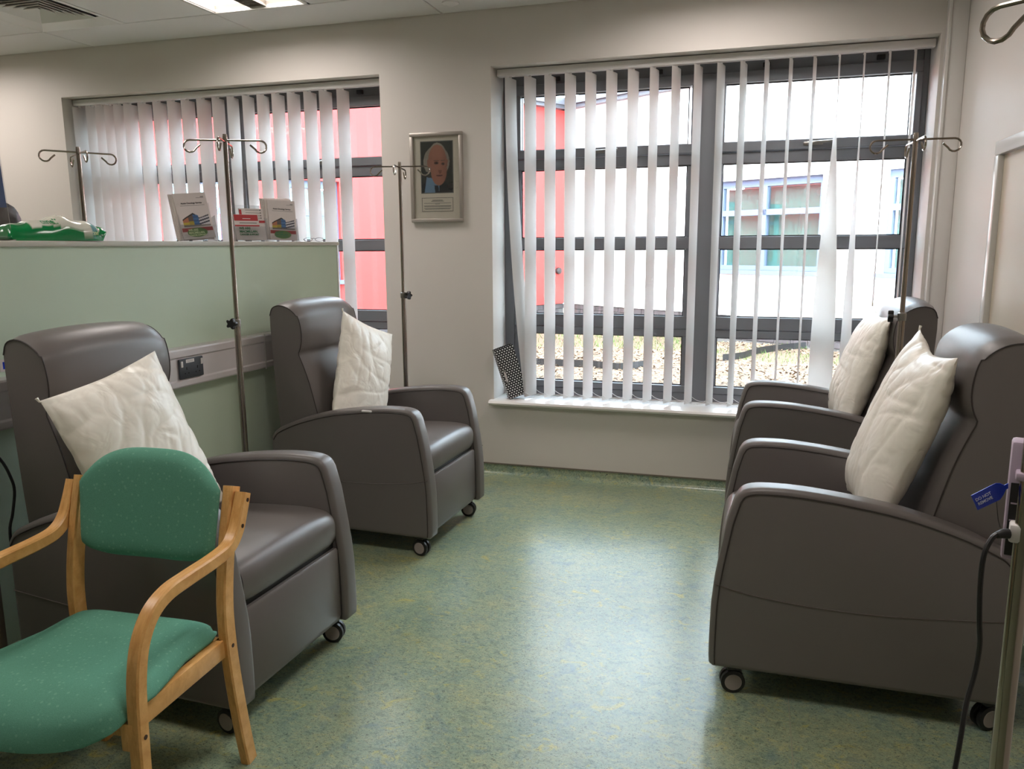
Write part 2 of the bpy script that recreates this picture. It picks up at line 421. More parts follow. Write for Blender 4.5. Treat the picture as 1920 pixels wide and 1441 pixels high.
for (y0, y1) in rows: box(bm, XL, XR, y0-0.012, y0+0.012, ZC+0.0165, ZC+0.03)
for k in range(-8, 5): box(bm, -0.29+0.62*k-0.012, -0.29+0.62*k+0.012, YB, 0, ZC+0.0165, ZC+0.0295)
finish('grid_bars', bm, M_grid, ceiling, smooth=False)
# small ceiling disc sensor
bm = bmesh.new(); lathe(bm, [(0.0, -0.018), (0.022, -0.017), (0.03, -0.010), (0.046, -0.006), (0.048, 0.0)], 24)
o = tag(finish('ceiling_sensor', bm, M_white), 'small round white sensor on the ceiling above the framed portrait', 'sensor'); o.location = (-0.165, -0.19, ZC)

def troffer():
    t = empty('ceiling_light', (0, 0, 0))
    bm = bmesh.new(); h = 0.308
    for a in range(4):
        Mx = Matrix.Rotation(a*math.pi/2, 4, 'Z')
        box(bm, -h, h, h-0.022, h, -0.004, 0.02, Mx)          # flange
        box(bm, -h+0.01, h-0.01, h-0.026, h-0.02, 0.0, 0.12, Mx)   # side
    box(bm, -h+0.01, h-0.01, -h+0.01, h-0.01, 0.12, 0.126)
    finish('housing', bm, M_gloss, t, smooth=False)
    refl_glow = mat('lit_reflector_glow', C(250, 240, 230), 0.5, emit=(1.0, 0.90, 0.82, 1), estr=1.6)
    pm = mat('louvre_white', C(236, 226, 220), 0.25)
    for s in (-1, 1):
        bm = bmesh.new(); box(bm, s*0.165-0.112, s*0.165+0.112, -0.282, 0.282, 0.035, 0.040); finish('diffuser', bm, refl_glow, t, smooth=False)  # panels given their own glow, standing in for reflectors lit by the lamp
        bm = bmesh.new(); prism(bm, [(s*0.277, 0.002), (s*0.283, 0.002), (s*0.283, 0.05)], -0.285, 0.285); finish('reflector', bm, pm, t, smooth=False)
        bm = bmesh.new(); box(bm, s*0.050-0.003, s*0.050+0.003, -0.284, 0.284, 0.004, 0.036); finish('louvre_side', bm, M_alu, t, smooth=False)
    for k in range(13):
        y = -0.27+k*0.045
        bm = bmesh.new(); box(bm, -0.046, 0.046, y-0.0012, y+0.0012, 0.006, 0.036); finish('louvre_blade', bm, M_alu, t, smooth=False)
    bm = bmesh.new(); box(bm, -0.05, 0.05, -0.284, 0.284, 0.036, 0.040); finish('louvre_back', bm, M_grid, t, smooth=False)
    for s in (-1, 1):
        ld = bpy.data.lights.new('lamp', 'AREA'); ld.shape = 'RECTANGLE'; ld.size = 0.20; ld.size_y = 0.54; ld.energy = LAMP_W/2; ld.color = LAMP_C; ld.spread = R(165)
        lo = bpy.data.objects.new('lamp', ld); COL.objects.link(lo); lo.parent = t; lo.location = (s*0.165, 0, 0.020)
    return t
t0 = troffer()
for i, (x, y) in enumerate(LIGHTS):
    t = t0 if i == 0 else copy_tree(t0)
    t.location = (x, y, ZC)
    tag(t, 'square recessed louvred ceiling light near the window wall, at the top edge' if i == 0 else 'square recessed louvred ceiling light over the rest of the room', 'ceiling light', 'recessed ceiling lights')
# air diffuser
v = tag(empty('air_vent', (VENT[0], VENT[1], ZC)), 'white square air diffuser with dark nested slots in the ceiling corner', 'air vent')
bm = bmesh.new(); box(bm, -0.30, 0.30, -0.30, 0.30, 0.09, 0.10); finish('plenum', bm, M_black, v, smooth=False)
def ring(bm, r0, z0, r1, z1, th=0.002):
    for a in range(4):
        Mx = Matrix.Rotation(a*math.pi/2, 4, 'Z'); co = [(-r0, r0, z0), (r0, r0, z0), (r1, r1, z1), (-r1, r1, z1)]
        lo = [bm.verts.new(Mx @ Vector(c)) for c in co]; hi = [bm.verts.new(Mx @ (Vector(c)+Vector((0, 0, th)))) for c in co]
        bm.faces.new(lo); bm.faces.new(hi[::-1])
        for k in range(4): bm.faces.new((lo[k], lo[(k+1) % 4], hi[(k+1) % 4], hi[k]))
bm = bmesh.new(); ring(bm, 0.308, 0.0, 0.295, -0.006); ring(bm, 0.295, -0.006, 0.215, 0.022, 0.003); finish('flange', bm, M_gloss, v, smooth=False)
for k in range(5):
    r = 0.200-k*0.036
    bm = bmesh.new(); ring(bm, r, 0.012, r-0.026, 0.034, 0.003); finish('blade', bm, M_gloss, v, smooth=False)

# windows ------------------------------------------------------------
def build_window(name, W):
    w = tag(empty(name), kind='structure')
    def bar(nm, x0, x1, z0, z1, y0=0.245, y1=0.31, par=w, b=0.003): return obox(nm, M_frame, par, x0, x1, y0, y1, z0, z1, b, 1)
    bar('jamb', 0.0, 0.06, 0.47, ZH); bar('jamb', W-0.03, W, 0.47, ZH)
    bar('head', 0.06, W-0.03, 2.335, ZH); bar('bottom_rail', 0.06, W-0.03, 0.47, 0.52)
    bar('mullion', 1.145, 1.25, 0.47, 2.335, 0.235)
    for x0, x1 in ((0.06, 1.145), (1.25, W-0.03)):
        bar('transom', x0, x1, 1.845, 1.905); bar('transom', x0, x1, 0.905, 0.978)
        # opening top light: sash with stiles and rails
        s = bar('sash', x0, x1, 2.275, 2.335, 0.228, 0.30)
        bar('sash_rail', x0, x1, 1.908, 1.96, 0.228, 0.30, s)
        bar('sash_stile', x0, x0+0.05, 1.96, 2.275, 0.228, 0.30, s); bar('sash_stile', x1-0.03, x1, 1.96, 2.275, 0.228, 0.30, s)
        xm = (x0+x1)/2
        h = obox('handle_plate', M_steel2, s, xm-0.05, xm+0.05, 0.218, 0.228, 1.925, 1.945, 0.004)
        bm = bmesh.new(); tube(bm, [(xm-0.03, 0.214, 1.937), (xm+0.04, 0.206, 1.94), (xm+0.10, 0.204, 1.944)], [0.009, 0.008, 0.006], 8); finish('handle_lever', bm, M_steel2, s)
        for q in (0.25, 0.8):
            obox('stay_box', M_gasket, s, x0+q*(x1-x0)-0.02, x0+q*(x1-x0)+0.02, 0.222, 0.245, 2.348, 2.372, 0.003)
        bar('glazing_bar', x0, x1, 1.37, 1.44, 0.245, 0.30)
        # fixed lower light: inner bead frame
        bar('glazing_bead', x0, x1, 0.857, 0.902, 0.25, 0.30); bar('glazing_bead', x0, x1, 0.523, 0.562, 0.238, 0.30)
        for (a, b) in ((0.978, 1.37), (1.44, 1.845)):
            bar('side_bead', x0, x0+0.045, a, b, 0.255, 0.30); bar('side_bead', x1-0.045, x1, a, b, 0.255, 0.30)
        bar('side_bead', x0, x0+0.045, 0.562, 0.857, 0.25, 0.30); bar('side_bead', x1-0.045, x1, 0.562, 0.857, 0.25, 0.30)
        for (a, b) in ((1.96, 2.275), (1.44, 1.845), (0.978, 1.37), (0.562, 0.857)):
            bm = bmesh.new(); e = 0.0455
            for xx0, xx1, zz0, zz1 in ((x0+e, x1-e, b-0.006, b), (x0+e, x1-e, a, a+0.006), (x0+e, x0+e+0.006, a, b), (x1-e-0.006, x1-e, a, b)): box(bm, xx0, xx1, 0.268, 0.274, zz0, zz1)
            g = finish('gasket', bm, M_gasket, w, smooth=False)
            obox('pane', M_glass, w, x0+0.04, x1-0.04, 0.276, 0.280, a-0.004, b+0.004)
    bm = bmesh.new(); pr = [(0.245, 0.44), (0.245, 0.47), (-0.035, 0.47), (-0.045, 0.466), (-0.05, 0.455), (-0.045, 0.444), (-0.035, 0.44)]
    prism(bm, pr, -0.02, W, plane='yz'); finish('window_sill', bm, M_gloss, w)
    return w
win1 = build_window('window_1', 2.32); win1.location = (WX[1][0], 0, 0)
win2 = build_window('window_2', 2.38); win2.location = (WX[0][0], 0, 0)

# corner service trunk beside the big window
bm = bmesh.new(); box(bm, 2.335, XR, -0.075, 0.0, 0.0, ZC, bev=0.004); tr = tag(finish('trim_1', bm, M_gloss), kind='structure')
obox('lid_edge', M_gloss, tr, 2.330, 2.345, -0.081, -0.06, 0.0, ZC, 0.003)
# framed panel on the right wall
p = tag(empty('framed_wall_panel', (XR, -1.6, 0.7)), 'plain beige panel in a glossy white frame on the right wall', 'wall panel')
Yf0, Yf1, z0, z1 = -0.72, 0.72, 0.0, 1.09
obox('panel', mat('beige_panel', C(196, 184, 166), 0.5), p, -0.012, 0, Yf0, Yf1, z0, z1)
for nm, a in (('frame_rail', (-0.035, 0, Yf0, Yf1, z1-0.055, z1)), ('frame_rail', (-0.035, 0, Yf0, Yf1, z0, z0+0.055)), ('frame_stile', (-0.035, 0, Yf1-0.055, Yf1, z0+0.055, z1-0.055)), ('frame_stile', (-0.035, 0, Yf0, Yf0+0.055, z0+0.055, z1-0.055))):
    obox(nm, M_gloss, p, *a, bev=0.006)

# vertical blinds ------------------------------------------------------
def slat_mesh(az0, az1, dx, w=0.127, ztop=2.352, zbot=0.487):
    bm = bmesh.new(); ny = 16; nx = 6; rows_ = []
    for j in range(ny+1):
        t = j/ny; z = ztop+(zbot-ztop)*t; az = az0+(az1-az0)*(t*t*(3-2*t) if az1 != az0 else 0)
        row = []
        for i in range(nx+1):
            s = (i/nx-0.5)*w; bow = 0.006*(1-(2*i/nx-1)**2)
            zz = z
            row.append(bm.verts.new((dx*t*t+s*math.sin(az)+bow*math.cos(az), s*math.cos(az)-bow*math.sin(az), zz)))
        rows_.append(row)
    for a, b in zip(rows_, rows_[1:]):
        for i in range(nx): bm.faces.new((a[i], a[i+1], b[i+1], b[i]))
    return bm
def blind(name, label, x0, x1, slats, yb=0.10):
    b = tag(empty(name, (0, 0, 0)), label, 'blind', 'vertical blinds in the two windows')
    obox('headrail', M_white, b, x0, x1, yb-0.022, yb+0.022, 2.362, 2.402, 0.004)
    chain = bmesh.new(); prev = None
    for (x, a0, a1, dx) in slats:
        bm = slat_mesh(R(a0), R(a1), dx)
        bmesh.ops.solidify(bm, geom=bm.faces[:], thickness=0.0006)
        o = finish('slat', bm, M_slat, b, angle=60); o.location = (x, yb, 0)
        bm = bmesh.new(); box(bm, -0.006, 0.006, -0.006, 0.006, 2.350, 2.364); h = finish('hanger', bm, M_white, o, smooth=False)
        d = Vector((math.sin(R(a1)), math.cos(R(a1)), 0))*0.058
        for s in (-1, 1):
            c = Vector((x+dx, yb, 0.515))+d*s
            if prev:
                q = prev[s]
                pts = [q.lerp(c, k/10)+Vector((0, 0, -0.026*4*(k/10)*(1-k/10))) for k in range(11)]
                tube(chain, pts, 0.0013, 5)
        prev = {s: Vector((x+dx, yb, 0.515))+d*s for s in (-1, 1)}
    finish('bead_chain', chain, M_white, b)
    return b
big = [(0.089, 15, 18, 0.114), (0.207, 17.5, 18, 0), (0.326, 17, 18, 0), (0.445, 18, 18, 0), (0.563, 18.5, 17, 0), (0.682, 19.5, 18, 0), (0.803, 20.5, 18, 0), (0.919, 16, 17, 0), (1.038, 17, 17, 0), (1.156, 17, 16, 0), (1.276, 17, 15, 0), (1.393, 15.5, 14, 0), (1.512, 11.5, 11, 0), (1.632, 10.5, 6, 0), (1.750, 11, 6.5, 0), (1.868, 7.0, -78, 0), (1.987, 8.5, -22, 0), (2.107, 11, 2, 0), (2.225, 13, 9, 0)]
blind('vertical_blind', 'open white vertical blind in the large window behind the right-hand recliners', 0.012, 2.312, big)
sm = [(-3.030, 1, 2, 0), (-2.918, 2, 4, 0), (-2.84, 2, 4, 0), (-2.765, 2, 5, 0), (-2.69, 1, 5, 0), (-2.605, 2, 4, 0), (-2.487, 3, 3, 0), (-2.366, 3.5, -2, 0), (-2.253, 2.5, -14, 0), (-2.141, 5.5, -20, 0), (-2.018, 8.5, -20, 0), (-1.907, 2, -24, 0), (-1.795, 0.5, -26, 0), (-1.679, 1.5, -14, 0), (-1.57, 4, 0, 0), (-1.459, 7, 4, 0), (-1.347, 8, 8, 0), (-1.229, 9, 9, 0), (-1.12, 10, 10, 0), (-0.999, 9, 9, 0)]
blind('vertical_blind', 'half turned white vertical blind in the window behind the green partition', -3.065, -0.715, sm)

# ------------------------------------------------------------------ outside: ground and neighbouring buildings
G = 0.15
A = Vector((-1.369, 7.782, 0)); wd = Vector((0.842, -0.540, 0)).normalized(); rd = Vector((-wd.y*-1*-1, 0, 0))
rd = Vector((wd.y, -wd.x, 0))            # red wall runs square to the white one, towards the left
bm = bmesh.new(); nx, ny = 60, 50; gv = []
for j in range(ny+1):
    row = []
    for i in range(nx+1):
        x = -9+i*20/nx; y = 0.35+j*12/ny
        row.append(bm.verts.new((x, y, G+0.05*noise.noise(Vector((x*0.6, y*0.6, 1)))+0.02*noise.noise(Vector((x*2, y*2, 5))))))
    gv.append(row)
for j in range(ny):
    for i in range(nx): bm.faces.new((gv[j][i], gv[j][i+1], gv[j+1][i+1], gv[j+1][i]))
ground = tag(finish('ground', bm, M_ground), kind='structure')
def gz(x, y): return G+0.05*noise.noise(Vector((x*0.6, y*0.6, 1)))+0.02*noise.noise(Vector((x*2, y*2, 5)))
def grassy(x, y):
    far = 0.75 if (y > 5.0 and x < 0.7) else (0.25 if y > 5.4 else 0.0)
    patch = 0.8*math.exp(-((x-1.9)/0.75)**2-((y-4.75)/0.45)**2)+0.5*math.exp(-((x-1.1)/0.3)**2-((y-4.8)/0.4)**2)
    return far+patch+0.35*noise.noise(Vector((x*1.3, y*1.6, 9.3)))-0.12
bm = bmesh.new(); rnd = random.Random(3)
n = 0
while n < 30000:
    x = rnd.uniform(-4.5, 4.2); y = rnd.uniform(0.7, 6.4)
    if grassy(x, y) > 0.22: 
        n += 1; continue
    z = gz(x, y)+0.006; a = rnd.uniform(0, 6.28); L_ = rnd.uniform(0.010, 0.028); w_ = L_*rnd.uniform(0.25, 0.5)
    t1 = rnd.uniform(-0.6, 0.6); d = Vector((math.cos(a), math.sin(a), t1)).normalized()*L_; e = Vector((-math.sin(a), math.cos(a), rnd.uniform(-0.6, 0.6))).normalized()*w_
    c = Vector((x, y, z+abs(d.z)*0.6)); h = Vector((0, 0, 0.004))
    vs = [bm.verts.new(c+d*p+e*q) for p, q in ((-1, -0.7), (1, -1), (0.9, 0.8), (-1, 1))]; tp = bm.verts.new(c+h)
    for k in range(4): bm.faces.new((vs[k], vs[(k+1) % 4], tp))
    n += 1
tag(finish('bark_mulch', bm, M_bark, smooth=False), 'pale bark chippings covering the bed outside the window', 'bark', kind='stuff')
bm = bmesh.new()
for k in range(26000):
    x = rnd.uniform(-5, 5); y = rnd.uniform(0.8, 7.5); g = grassy(x, y)
    if g < rnd.uniform(0.12, 0.34): continue
    z = gz(x, y); a = rnd.uniform(0, 6.28); h = rnd.uniform(0.02, 0.07); w_ = rnd.uniform(0.002, 0.006)
    dx, dy = math.cos(a)*w_, math.sin(a)*w_; lx, ly = rnd.uniform(-0.03, 0.03), rnd.uniform(-0.03, 0.03)
    bm.faces.new([bm.verts.new(q) for q in ((x-dx, y-dy, z), (x+dx, y+dy, z), (x+lx, y+ly, z+h))])
tag(finish('grass', bm, M_grass, smooth=False), 'patchy green grass growing over the bark outside the window', 'grass', kind='stuff')
def edging(pts, label):
    P = catmull([(x, y, gz(x, y)) for x, y in pts], 6); bm = bmesh.new()
    pr = []
    for p in P:
        pr.append([bm.verts.new(p+Vector(q)) for q in ((0, -0.008, -0.02), (0, 0.008, -0.02), (0, 0.008, 0.07), (0, -0.008, 0.075))])
    for a, b in zip(pr, pr[1:]):
        for k in range(4): bm.faces.new((a[k], a[(k+1) % 4], b[(k+1) % 4], b[k]))
    bm.faces.new(pr[0][::-1]); bm.faces.new(pr[-1])
    tag(finish('lawn_edging', bm, M_dark), label, 'edging')
edging([(1.20, 4.36), (1.40, 4.60), (1.58, 5.00), (1.85, 5.38), (2.25, 5.62), (2.9, 5.7)], 'black plastic lawn edging strip curling up over grass right of the mullion')
edging([(-1.1, 3.62), (-0.53, 3.50), (-0.1, 3.46), (0.21, 3.42), (0.5, 3.6)], 'short dark edging board in the bark below the red wall')

def facade(name, label, d, L_, nrm, m, ztop, wins, plinth_s):
    """wall starting at A running along d; nrm points to the courtyard"""
    b = tag(empty(name, A), label, 'building')
    X, Yn = d, nrm
    F = basis(X, -Yn, Vector((0, 0, 1)), Vector((0, 0, 0)))     # local: x along wall, y into the building, z up
    zb = 0.49
    bm = bmesh.new(); xs = sorted({0, L_, *[w[0] for w in wins], *[w[1] for w in wins]})
    for a, c in zip(xs, xs[1:]):
        ws = [w for w in wins if w[0] <= a and w[1] >= c]
        if ws:
            box(bm, a, c, 0, 0.3, zb, ws[0][2], F); box(bm, a, c, 0, 0.3, ws[0][3], ztop, F)
        else: box(bm, a, c, 0, 0.3, zb, ztop, F)
    finish('wall', bm, m, b, smooth=False)
    bm = bmesh.new(); box(bm, -0.1, L_+0.1, -0.12, 0.35, ztop, ztop+0.13, F); box(bm, -0.1, L_+0.1, -0.16, -0.08, ztop+0.05, ztop+0.15, F)
    finish('fascia', bm, M_fascia, b, smooth=False)
    bm = bmesh.new(); box(bm, 0, L_, 0.025, 0.3, G-0.2, zb, F); pl = finish('plinth', bm, M_mortar, b, smooth=False)
    bw, bh, j = 0.215, 0.065, 0.01
    bm = bmesh.new(); box(bm, 0, bw, -0.012, 0.05, 0, bh); bme = bpy.data.meshes.new('brick'); bm.to_mesh(bme); bm.free(); bme.materials.append(M_brick)
    for r in range(4):
        s = plinth_s[0]+(0.1125 if r % 2 else 0)
        while s+bw < plinth_s[1]:
            o = share('brick', bme, pl); o.matrix_local = Matrix.Translation(F @ Vector((s, 0.025, zb-(r+1)*(bh+j)))) @ F
            s += bw+j
    for (s0, s1, w0, w1, cols, tz) in wins:
        w = empty('window', (0, 0, 0), 0, b)
        def wb(nm, *a, mm=M_upvc): return obox(nm, mm, w, *a, M=F)
        f = 0.055
        wb('frame', s0, s1, 0.06, 0.13, w0, w0+f); wb('frame', s0, s1, 0.06, 0.13, w1-f*1.6, w1); wb('frame', s0, s0+f, 0.06, 0.13, w0+f, w1-f*1.6); wb('frame', s1-f, s1, 0.06, 0.13, w0+f, w1-f*1.6)
        edges = [s0+f]+cols+[s1-f]
        for c in cols: wb('mullion', c-0.04, c+0.04, 0.06, 0.13, w0+f, w1-f*1.6)
        wb('transom', s0+f, s1-f, 0.06, 0.13, tz-0.035, tz+0.035)
        wb('sill', s0-0.06, s1+0.06, -0.05, 0.08, w0-0.05, w0)
        es = [s0+f]+[q for c in cols for q in (c-0.04, c+0.04)]+[s1-f]
        for a, c in zip(es[::2], es[1::2]):
            for zz0, zz1 in ((w0+f, tz-0.035), (tz+0.035, w1-f*1.6)): wb('pane', a, c, 0.10, 0.104, zz0, zz1, mm=M_glass)
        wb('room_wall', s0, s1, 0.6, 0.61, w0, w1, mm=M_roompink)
        k = s0+f
        while k < s1-f-0.05:
            bm = bmesh.new(); box(bm, -0.05, 0.05, -0.002, 0.002, w0+0.03, w1-0.1, F @ Matrix.Translation((k+0.05, 0.2, 0)) @ Matrix.Rotation(R(25), 4, 'Z')); finish('blind_slat', bm, M_curtain, w, smooth=False)
            k += 0.095
    return b, F
cou = Vector((-wd.y*-1, 0, 0))
nw = Vector((wd.y, -wd.x, 0))            # white wall normal, towards our window
nr = Vector((wd.x, wd.y, 0))             # red wall normal
wb_, FW = facade('white_building', 'white rendered building with pale framed windows across the courtyard', wd, 9.0, nw, M_whitewall, 3.40, [(2.80, 4.24, 1.07, 2.18, [3.445], 1.78), (4.98, 6.40, 1.07, 2.18, [5.69], 1.78)], (0.0, 6.2))
rb_, FR = facade('red_building', 'red rendered building wing left of the white one across the courtyard', rd, 8.2, nr, M_redwall, 3.40, [(3.88, 4.56, 0.98, 2.18, [], 1.80), (5.28, 6.0, 0.98, 2.18, [], 1.80)], (0.0, 4.2))
bm = bmesh.new(); lathe(bm, [(0.035, 0), (0.05, 0.0), (0.055, 0.02), (0.05, 0.05), (0.03, 0.06)], 16, Matrix.Translation(Vector((0.10, 0, 0.0))) )
vm = finish('wall_vent', bm, M_dark, rb_); vm.matrix_local = FR @ Matrix.Translation((0.05, 0, 1.0)) @ Matrix.Rotation(R(90), 4, 'X')

# ------------------------------------------------------------------ green partition with trunking
part = tag(empty('partition', (-0.85, -1.5, 0), R(-1.954)), 'low pale green partition wall with a cream cap behind the left recliners', 'partition')
PY0, PY1 = -2.6, 1.10
obox('panel', M_green, part, -0.10, 0.0, PY0, PY1, 0.0, 1.404)
obox('cap', M_cap, part, -0.115, 0.014, PY0, PY1+0.012, 1.404, 1.424, 0.003)
bm = bmesh.new(); prism(bm, [(0.0, 0), (0.004, 0.0), (0.006, 0.06), (0.0, 0.064)], PY0, PY1); finish('skirting', bm, M_floor, part, smooth=False)
obox('end_post', M_gloss, part, -0.105, 0.004, PY1, PY1+0.006, 0.0, 1.404)
TR = tag(empty('dado_trunking', part.matrix_basis @ Vector((0.001, 0, 0))), 'white plastic dado trunking running along the green partition', 'trunking'); TR.location = (-0.849, -1.5, 0); TR.rotation_euler = part.rotation_euler
prof = [(0.0, 0.806), (0.048, 0.812), (0.052, 0.818), (0.052, 0.838), (0.046, 0.845), (0.046, 0.935), (0.052, 0.942), (0.052, 0.968), (0.048, 0.975), (0.0, 0.978)]
bm = bmesh.new(); prism(bm, prof, PY0, 0.52); finish('body', bm, M_trunk, TR, angle=25)
obox('cover_joint', M_grid, TR, 0.046, 0.0535, 0.31, 0.313, 0.806, 0.978)
def socket(y, label):
    s = tag(empty('double_socket', TR.matrix_basis @ Vector((0.047, y, 0.89))), label, 'socket'); s.rotation_euler = TR.rotation_euler
    gm = mat('socket_grey', C(66, 70, 76), 0.4)
    obox('faceplate', gm, s, 0.0, 0.010, -0.073, 0.073, -0.043, 0.043, 0.004)
    bk = M_black
    for cy in (-0.032, 0.034):
        obox('earth_slot', bk, s, 0.0098, 0.0106, cy-0.002, cy+0.002, -0.006, 0.006)
        obox('pin_slot', bk, s, 0.0098, 0.0106, cy-0.014, cy-0.008, -0.022, -0.018); obox('pin_slot', bk, s, 0.0098, 0.0106, cy+0.008, cy+0.014, -0.022, -0.018)
    obox('switch', M_white, s, 0.009, 0.014, 0.055, 0.066, 0.008, 0.034, 0.002)
    obox('switch', M_white, s, 0.009, 0.014, -0.066, -0.055, 0.008, 0.034, 0.002)
    lb = obox('label_strip', M_paper, s, 0.0098, 0.0106, -0.034, 0.016, 0.024, 0.038)
    for k in range(2): obox('print_line', M_grey_ink, lb, 0.0106, 0.0109, -0.028, 0.010, 0.028+k*0.005, 0.0295+k*0.005)
    return s
TR.matrix_basis; bpy.context.view_layer.update()
socket(-0.215, 'dark grey double wall socket with white label on the trunking')
o = tag(empty('wall_sticker', TR.matrix_basis @ Vector((0.001, -1.03, 1.015))), 'small white wall label with a blue square above the trunking', 'label'); o.rotation_euler = TR.rotation_euler
obox('card', M_paper, o, 0, 0.002, -0.022, 0.022, -0.02, 0.02); obox('blue_print', M_blue, o, 0.002, 0.0024, -0.012, 0.014, -0.012, 0.012)

# ------------------------------------------------------------------ recliners
def recliner():
    t = empty('recliner'); F0 = 0.43; hw = 0.335; at = 0.082
    U = lambda pts: [(F0-u, z) for u, z in pts]
    arm_top = [(0.060, 0.642), (0.076, 0.668), (0.105, 0.682), (0.155, 0.687), (0.25, 0.685), (0.39, 0.670), (0.53, 0.646), (0.665, 0.607), (0.75, 0.572), (0.80, 0.545), (0.826, 0.51)]
    front = [(0.014, 0.095), (0.002, 0.105), (0.0, 0.13), (0.0, 0.2), (0.002, 0.30), (0.008, 0.37), (0.018, 0.44), (0.040, 0.57)]
    top_s = [tuple(p)[:2] for p in catmull([(a, b, 0) for a, b in arm_top], 3)]
    poly = front+top_s+[(0.826, 0.11), (0.815, 0.095)]
    for s in (-1, 1):
        y0, y1 = (hw-at, hw) if s > 0 else (-hw, -hw+at)
        bm = bmesh.new(); prism(bm, U(poly), y0, y1, bev=0.018, seg=4)
        arm = finish('arm', bm, M_vinyl, t, angle=50)
        # stitched seams on both faces of the arm
        edge = front[1:]+top_s
        ins = []
        P = [Vector((F0-u, z)) for u, z in edge]
        for i, p_ in enumerate(P):
            d = (P[min(i+1, len(P)-1)]-P[max(i-1, 0)]).normalized(); nrm = Vector((-d.y, d.x))
            ins.append(p_+nrm*0.019)
        for yy in (y0, y1):
            yo = yy+(-0.0006 if yy == y0 else 0.0006)
            bm = bmesh.new(); tube(bm, [(q.x, yo, q.y) for q in ins], 0.0022, 5); finish('seam', bm, M_seam, arm)
        yo = (y1+0.0004) if s > 0 else (y0-0.0004)
        low = catmull([(F0-u, yo, z) for u, z in ((0.012, 0.372), (0.107, 0.350), (0.26, 0.334), (0.41, 0.329), (0.55, 0.333), (0.74, 0.348), (0.818, 0.356))], 4)
        bm = bmesh.new(); tube(bm, low, 0.002, 5); finish('seam', bm, mat('seam_vinyl', C(90, 82, 78), 0.5) if 'seam_vinyl' not in MATS else MATS['seam_vinyl'], arm)
    iw = hw-at-0.003
    # seat cushion
    sp = [(0.048, 0.383), (0.032, 0.389), (0.023, 0.405), (0.020, 0.430), (0.022, 0.462), (0.036, 0.488), (0.07, 0.503), (0.16, 0.509), (0.35, 0.500), (0.62, 0.478)]
    spc = [tuple(p)[:2] for p in catmull([(a, b, 0) for a, b in sp], 3)]+[(0.62, 0.39)]
    bm = bmesh.new(); st = 12; rings = []
    for k in range(st+1):
        s = -1+2*k/st; e = (1-abs(s)**6)**0.35 if abs(s) < 1 else 0; y = s*iw
        sc = 0.965+0.035*e; cz = 0.45; crown = 0.008*(1-s*s)
        rings.append([bm.verts.new((F0-(0.3+(u-0.3)*(0.97+0.03*e)), y, cz+(z-cz)*sc+(crown if z > 0.45 else 0))) for u, z in spc])
    for a, b in zip(rings, rings[1:]):
        for k in range(len(spc)): bm.faces.new((a[k], a[(k+1) % len(spc)], b[(k+1) % len(spc)], b[k]))
    bm.faces.new(rings[0][::-1]); bm.faces.new(rings[-1])
    finish('seat_cushion', bm, M_vinyl, t, angle=60)
    # footrest panel
    bm = bmesh.new(); prism(bm, U([(0.026, 0.110), (0.020, 0.125), (0.021, 0.25), (0.023, 0.362), (0.028, 0.370), (0.040, 0.370), (0.040, 0.10), (0.032, 0.10)]), -iw, iw, bev=0.004, seg=2); finish('footrest', bm, M_vinyl, t, angle=50)
    obox('base_frame', M_dark, t, F0-0.80, F0-0.042, -iw, iw, 0.11, 0.392)
    # backrest with raised head pillow
    fr = [(0.56, 0.43), (0.583, 0.52), (0.607, 0.63), (0.640, 0.76), (0.668, 0.84), (0.690, 0.893)]
    hd = [(0.692, 0.905), (0.679, 0.935), (0.672, 0.975), (0.674, 1.025), (0.688, 1.078), (0.716, 1.112), (0.757, 1.134), (0.805, 1.138), (0.838, 1.124), (0.852, 1.09)]
    rear = [(0.853, 1.03), (0.846, 0.85), (0.835, 0.65), (0.82, 0.45)]
    prof_ = [tuple(p)[:2] for p in catmull([(a, b, 0) for a, b in fr], 2)]+[tuple(p)[:2] for p in catmull([(a, b, 0) for a, b in hd], 3)]+rear
    nfr = 2*(len(fr)-1)+1; nhd = 3*(len(hd)-1)+1
    bw = 0.252; bm = bmesh.new(); rings = []; st = 16
    for k in range(st+1):
        s = -1+2*k/st; e = (1-abs(s)**5)**0.4 if abs(s) < 1 else 0
        ring_ = []
        for i, (u, z) in enumerate(prof_):
            bul = 0.0
            if i < nfr: bul = 0.010*(1-s*s)-0.006*(1-e)*0
            elif i < nfr+nhd: bul = 0.010*(1-s*s)
            uu = u-bul*(1 if u < 0.75 else 0.2); zz = z+(0.012*(1-s*s) if z > 1.05 else 0)
            uu = uu+(0.012*(1-e) if i < nfr+nhd and uu < 0.80 else 0); zz = zz-(0.012*(1-e) if z > 1.09 else 0)
            ring_.append(bm.verts.new((F0-uu, s*bw, zz)))
        rings.append(ring_)
    n_ = len(prof_)
    for a, b in zip(rings, rings[1:]):
        for k in range(n_): bm.faces.new((a[k], a[(k+1) % n_], b[(k+1) % n_], b[k]))
    bm.faces.new(rings[0][::-1]); bm.faces.new(rings[-1])
    back = finish('backrest', bm, M_vinyl, t, angle=38)
    for s in (-1, 1):
        path = [(F0-u-0.012 if u < 0.80 else F0-u, s*(bw+0.0005), z-(0.012 if z > 1.09 else 0)) for u, z in prof_[:nfr+nhd]]
        bm = bmesh.new(); tube(bm, path, 0.0024, 5); finish('seam', bm, M_seam, back)
    # recline lever on the arm
    bm = bmesh.new(); box(bm, F0-0.33, F0-0.28, -hw-0.006, -hw+0.006, 0.664, 0.672, bev=0.002); finish('tab', bm, M_white, t)
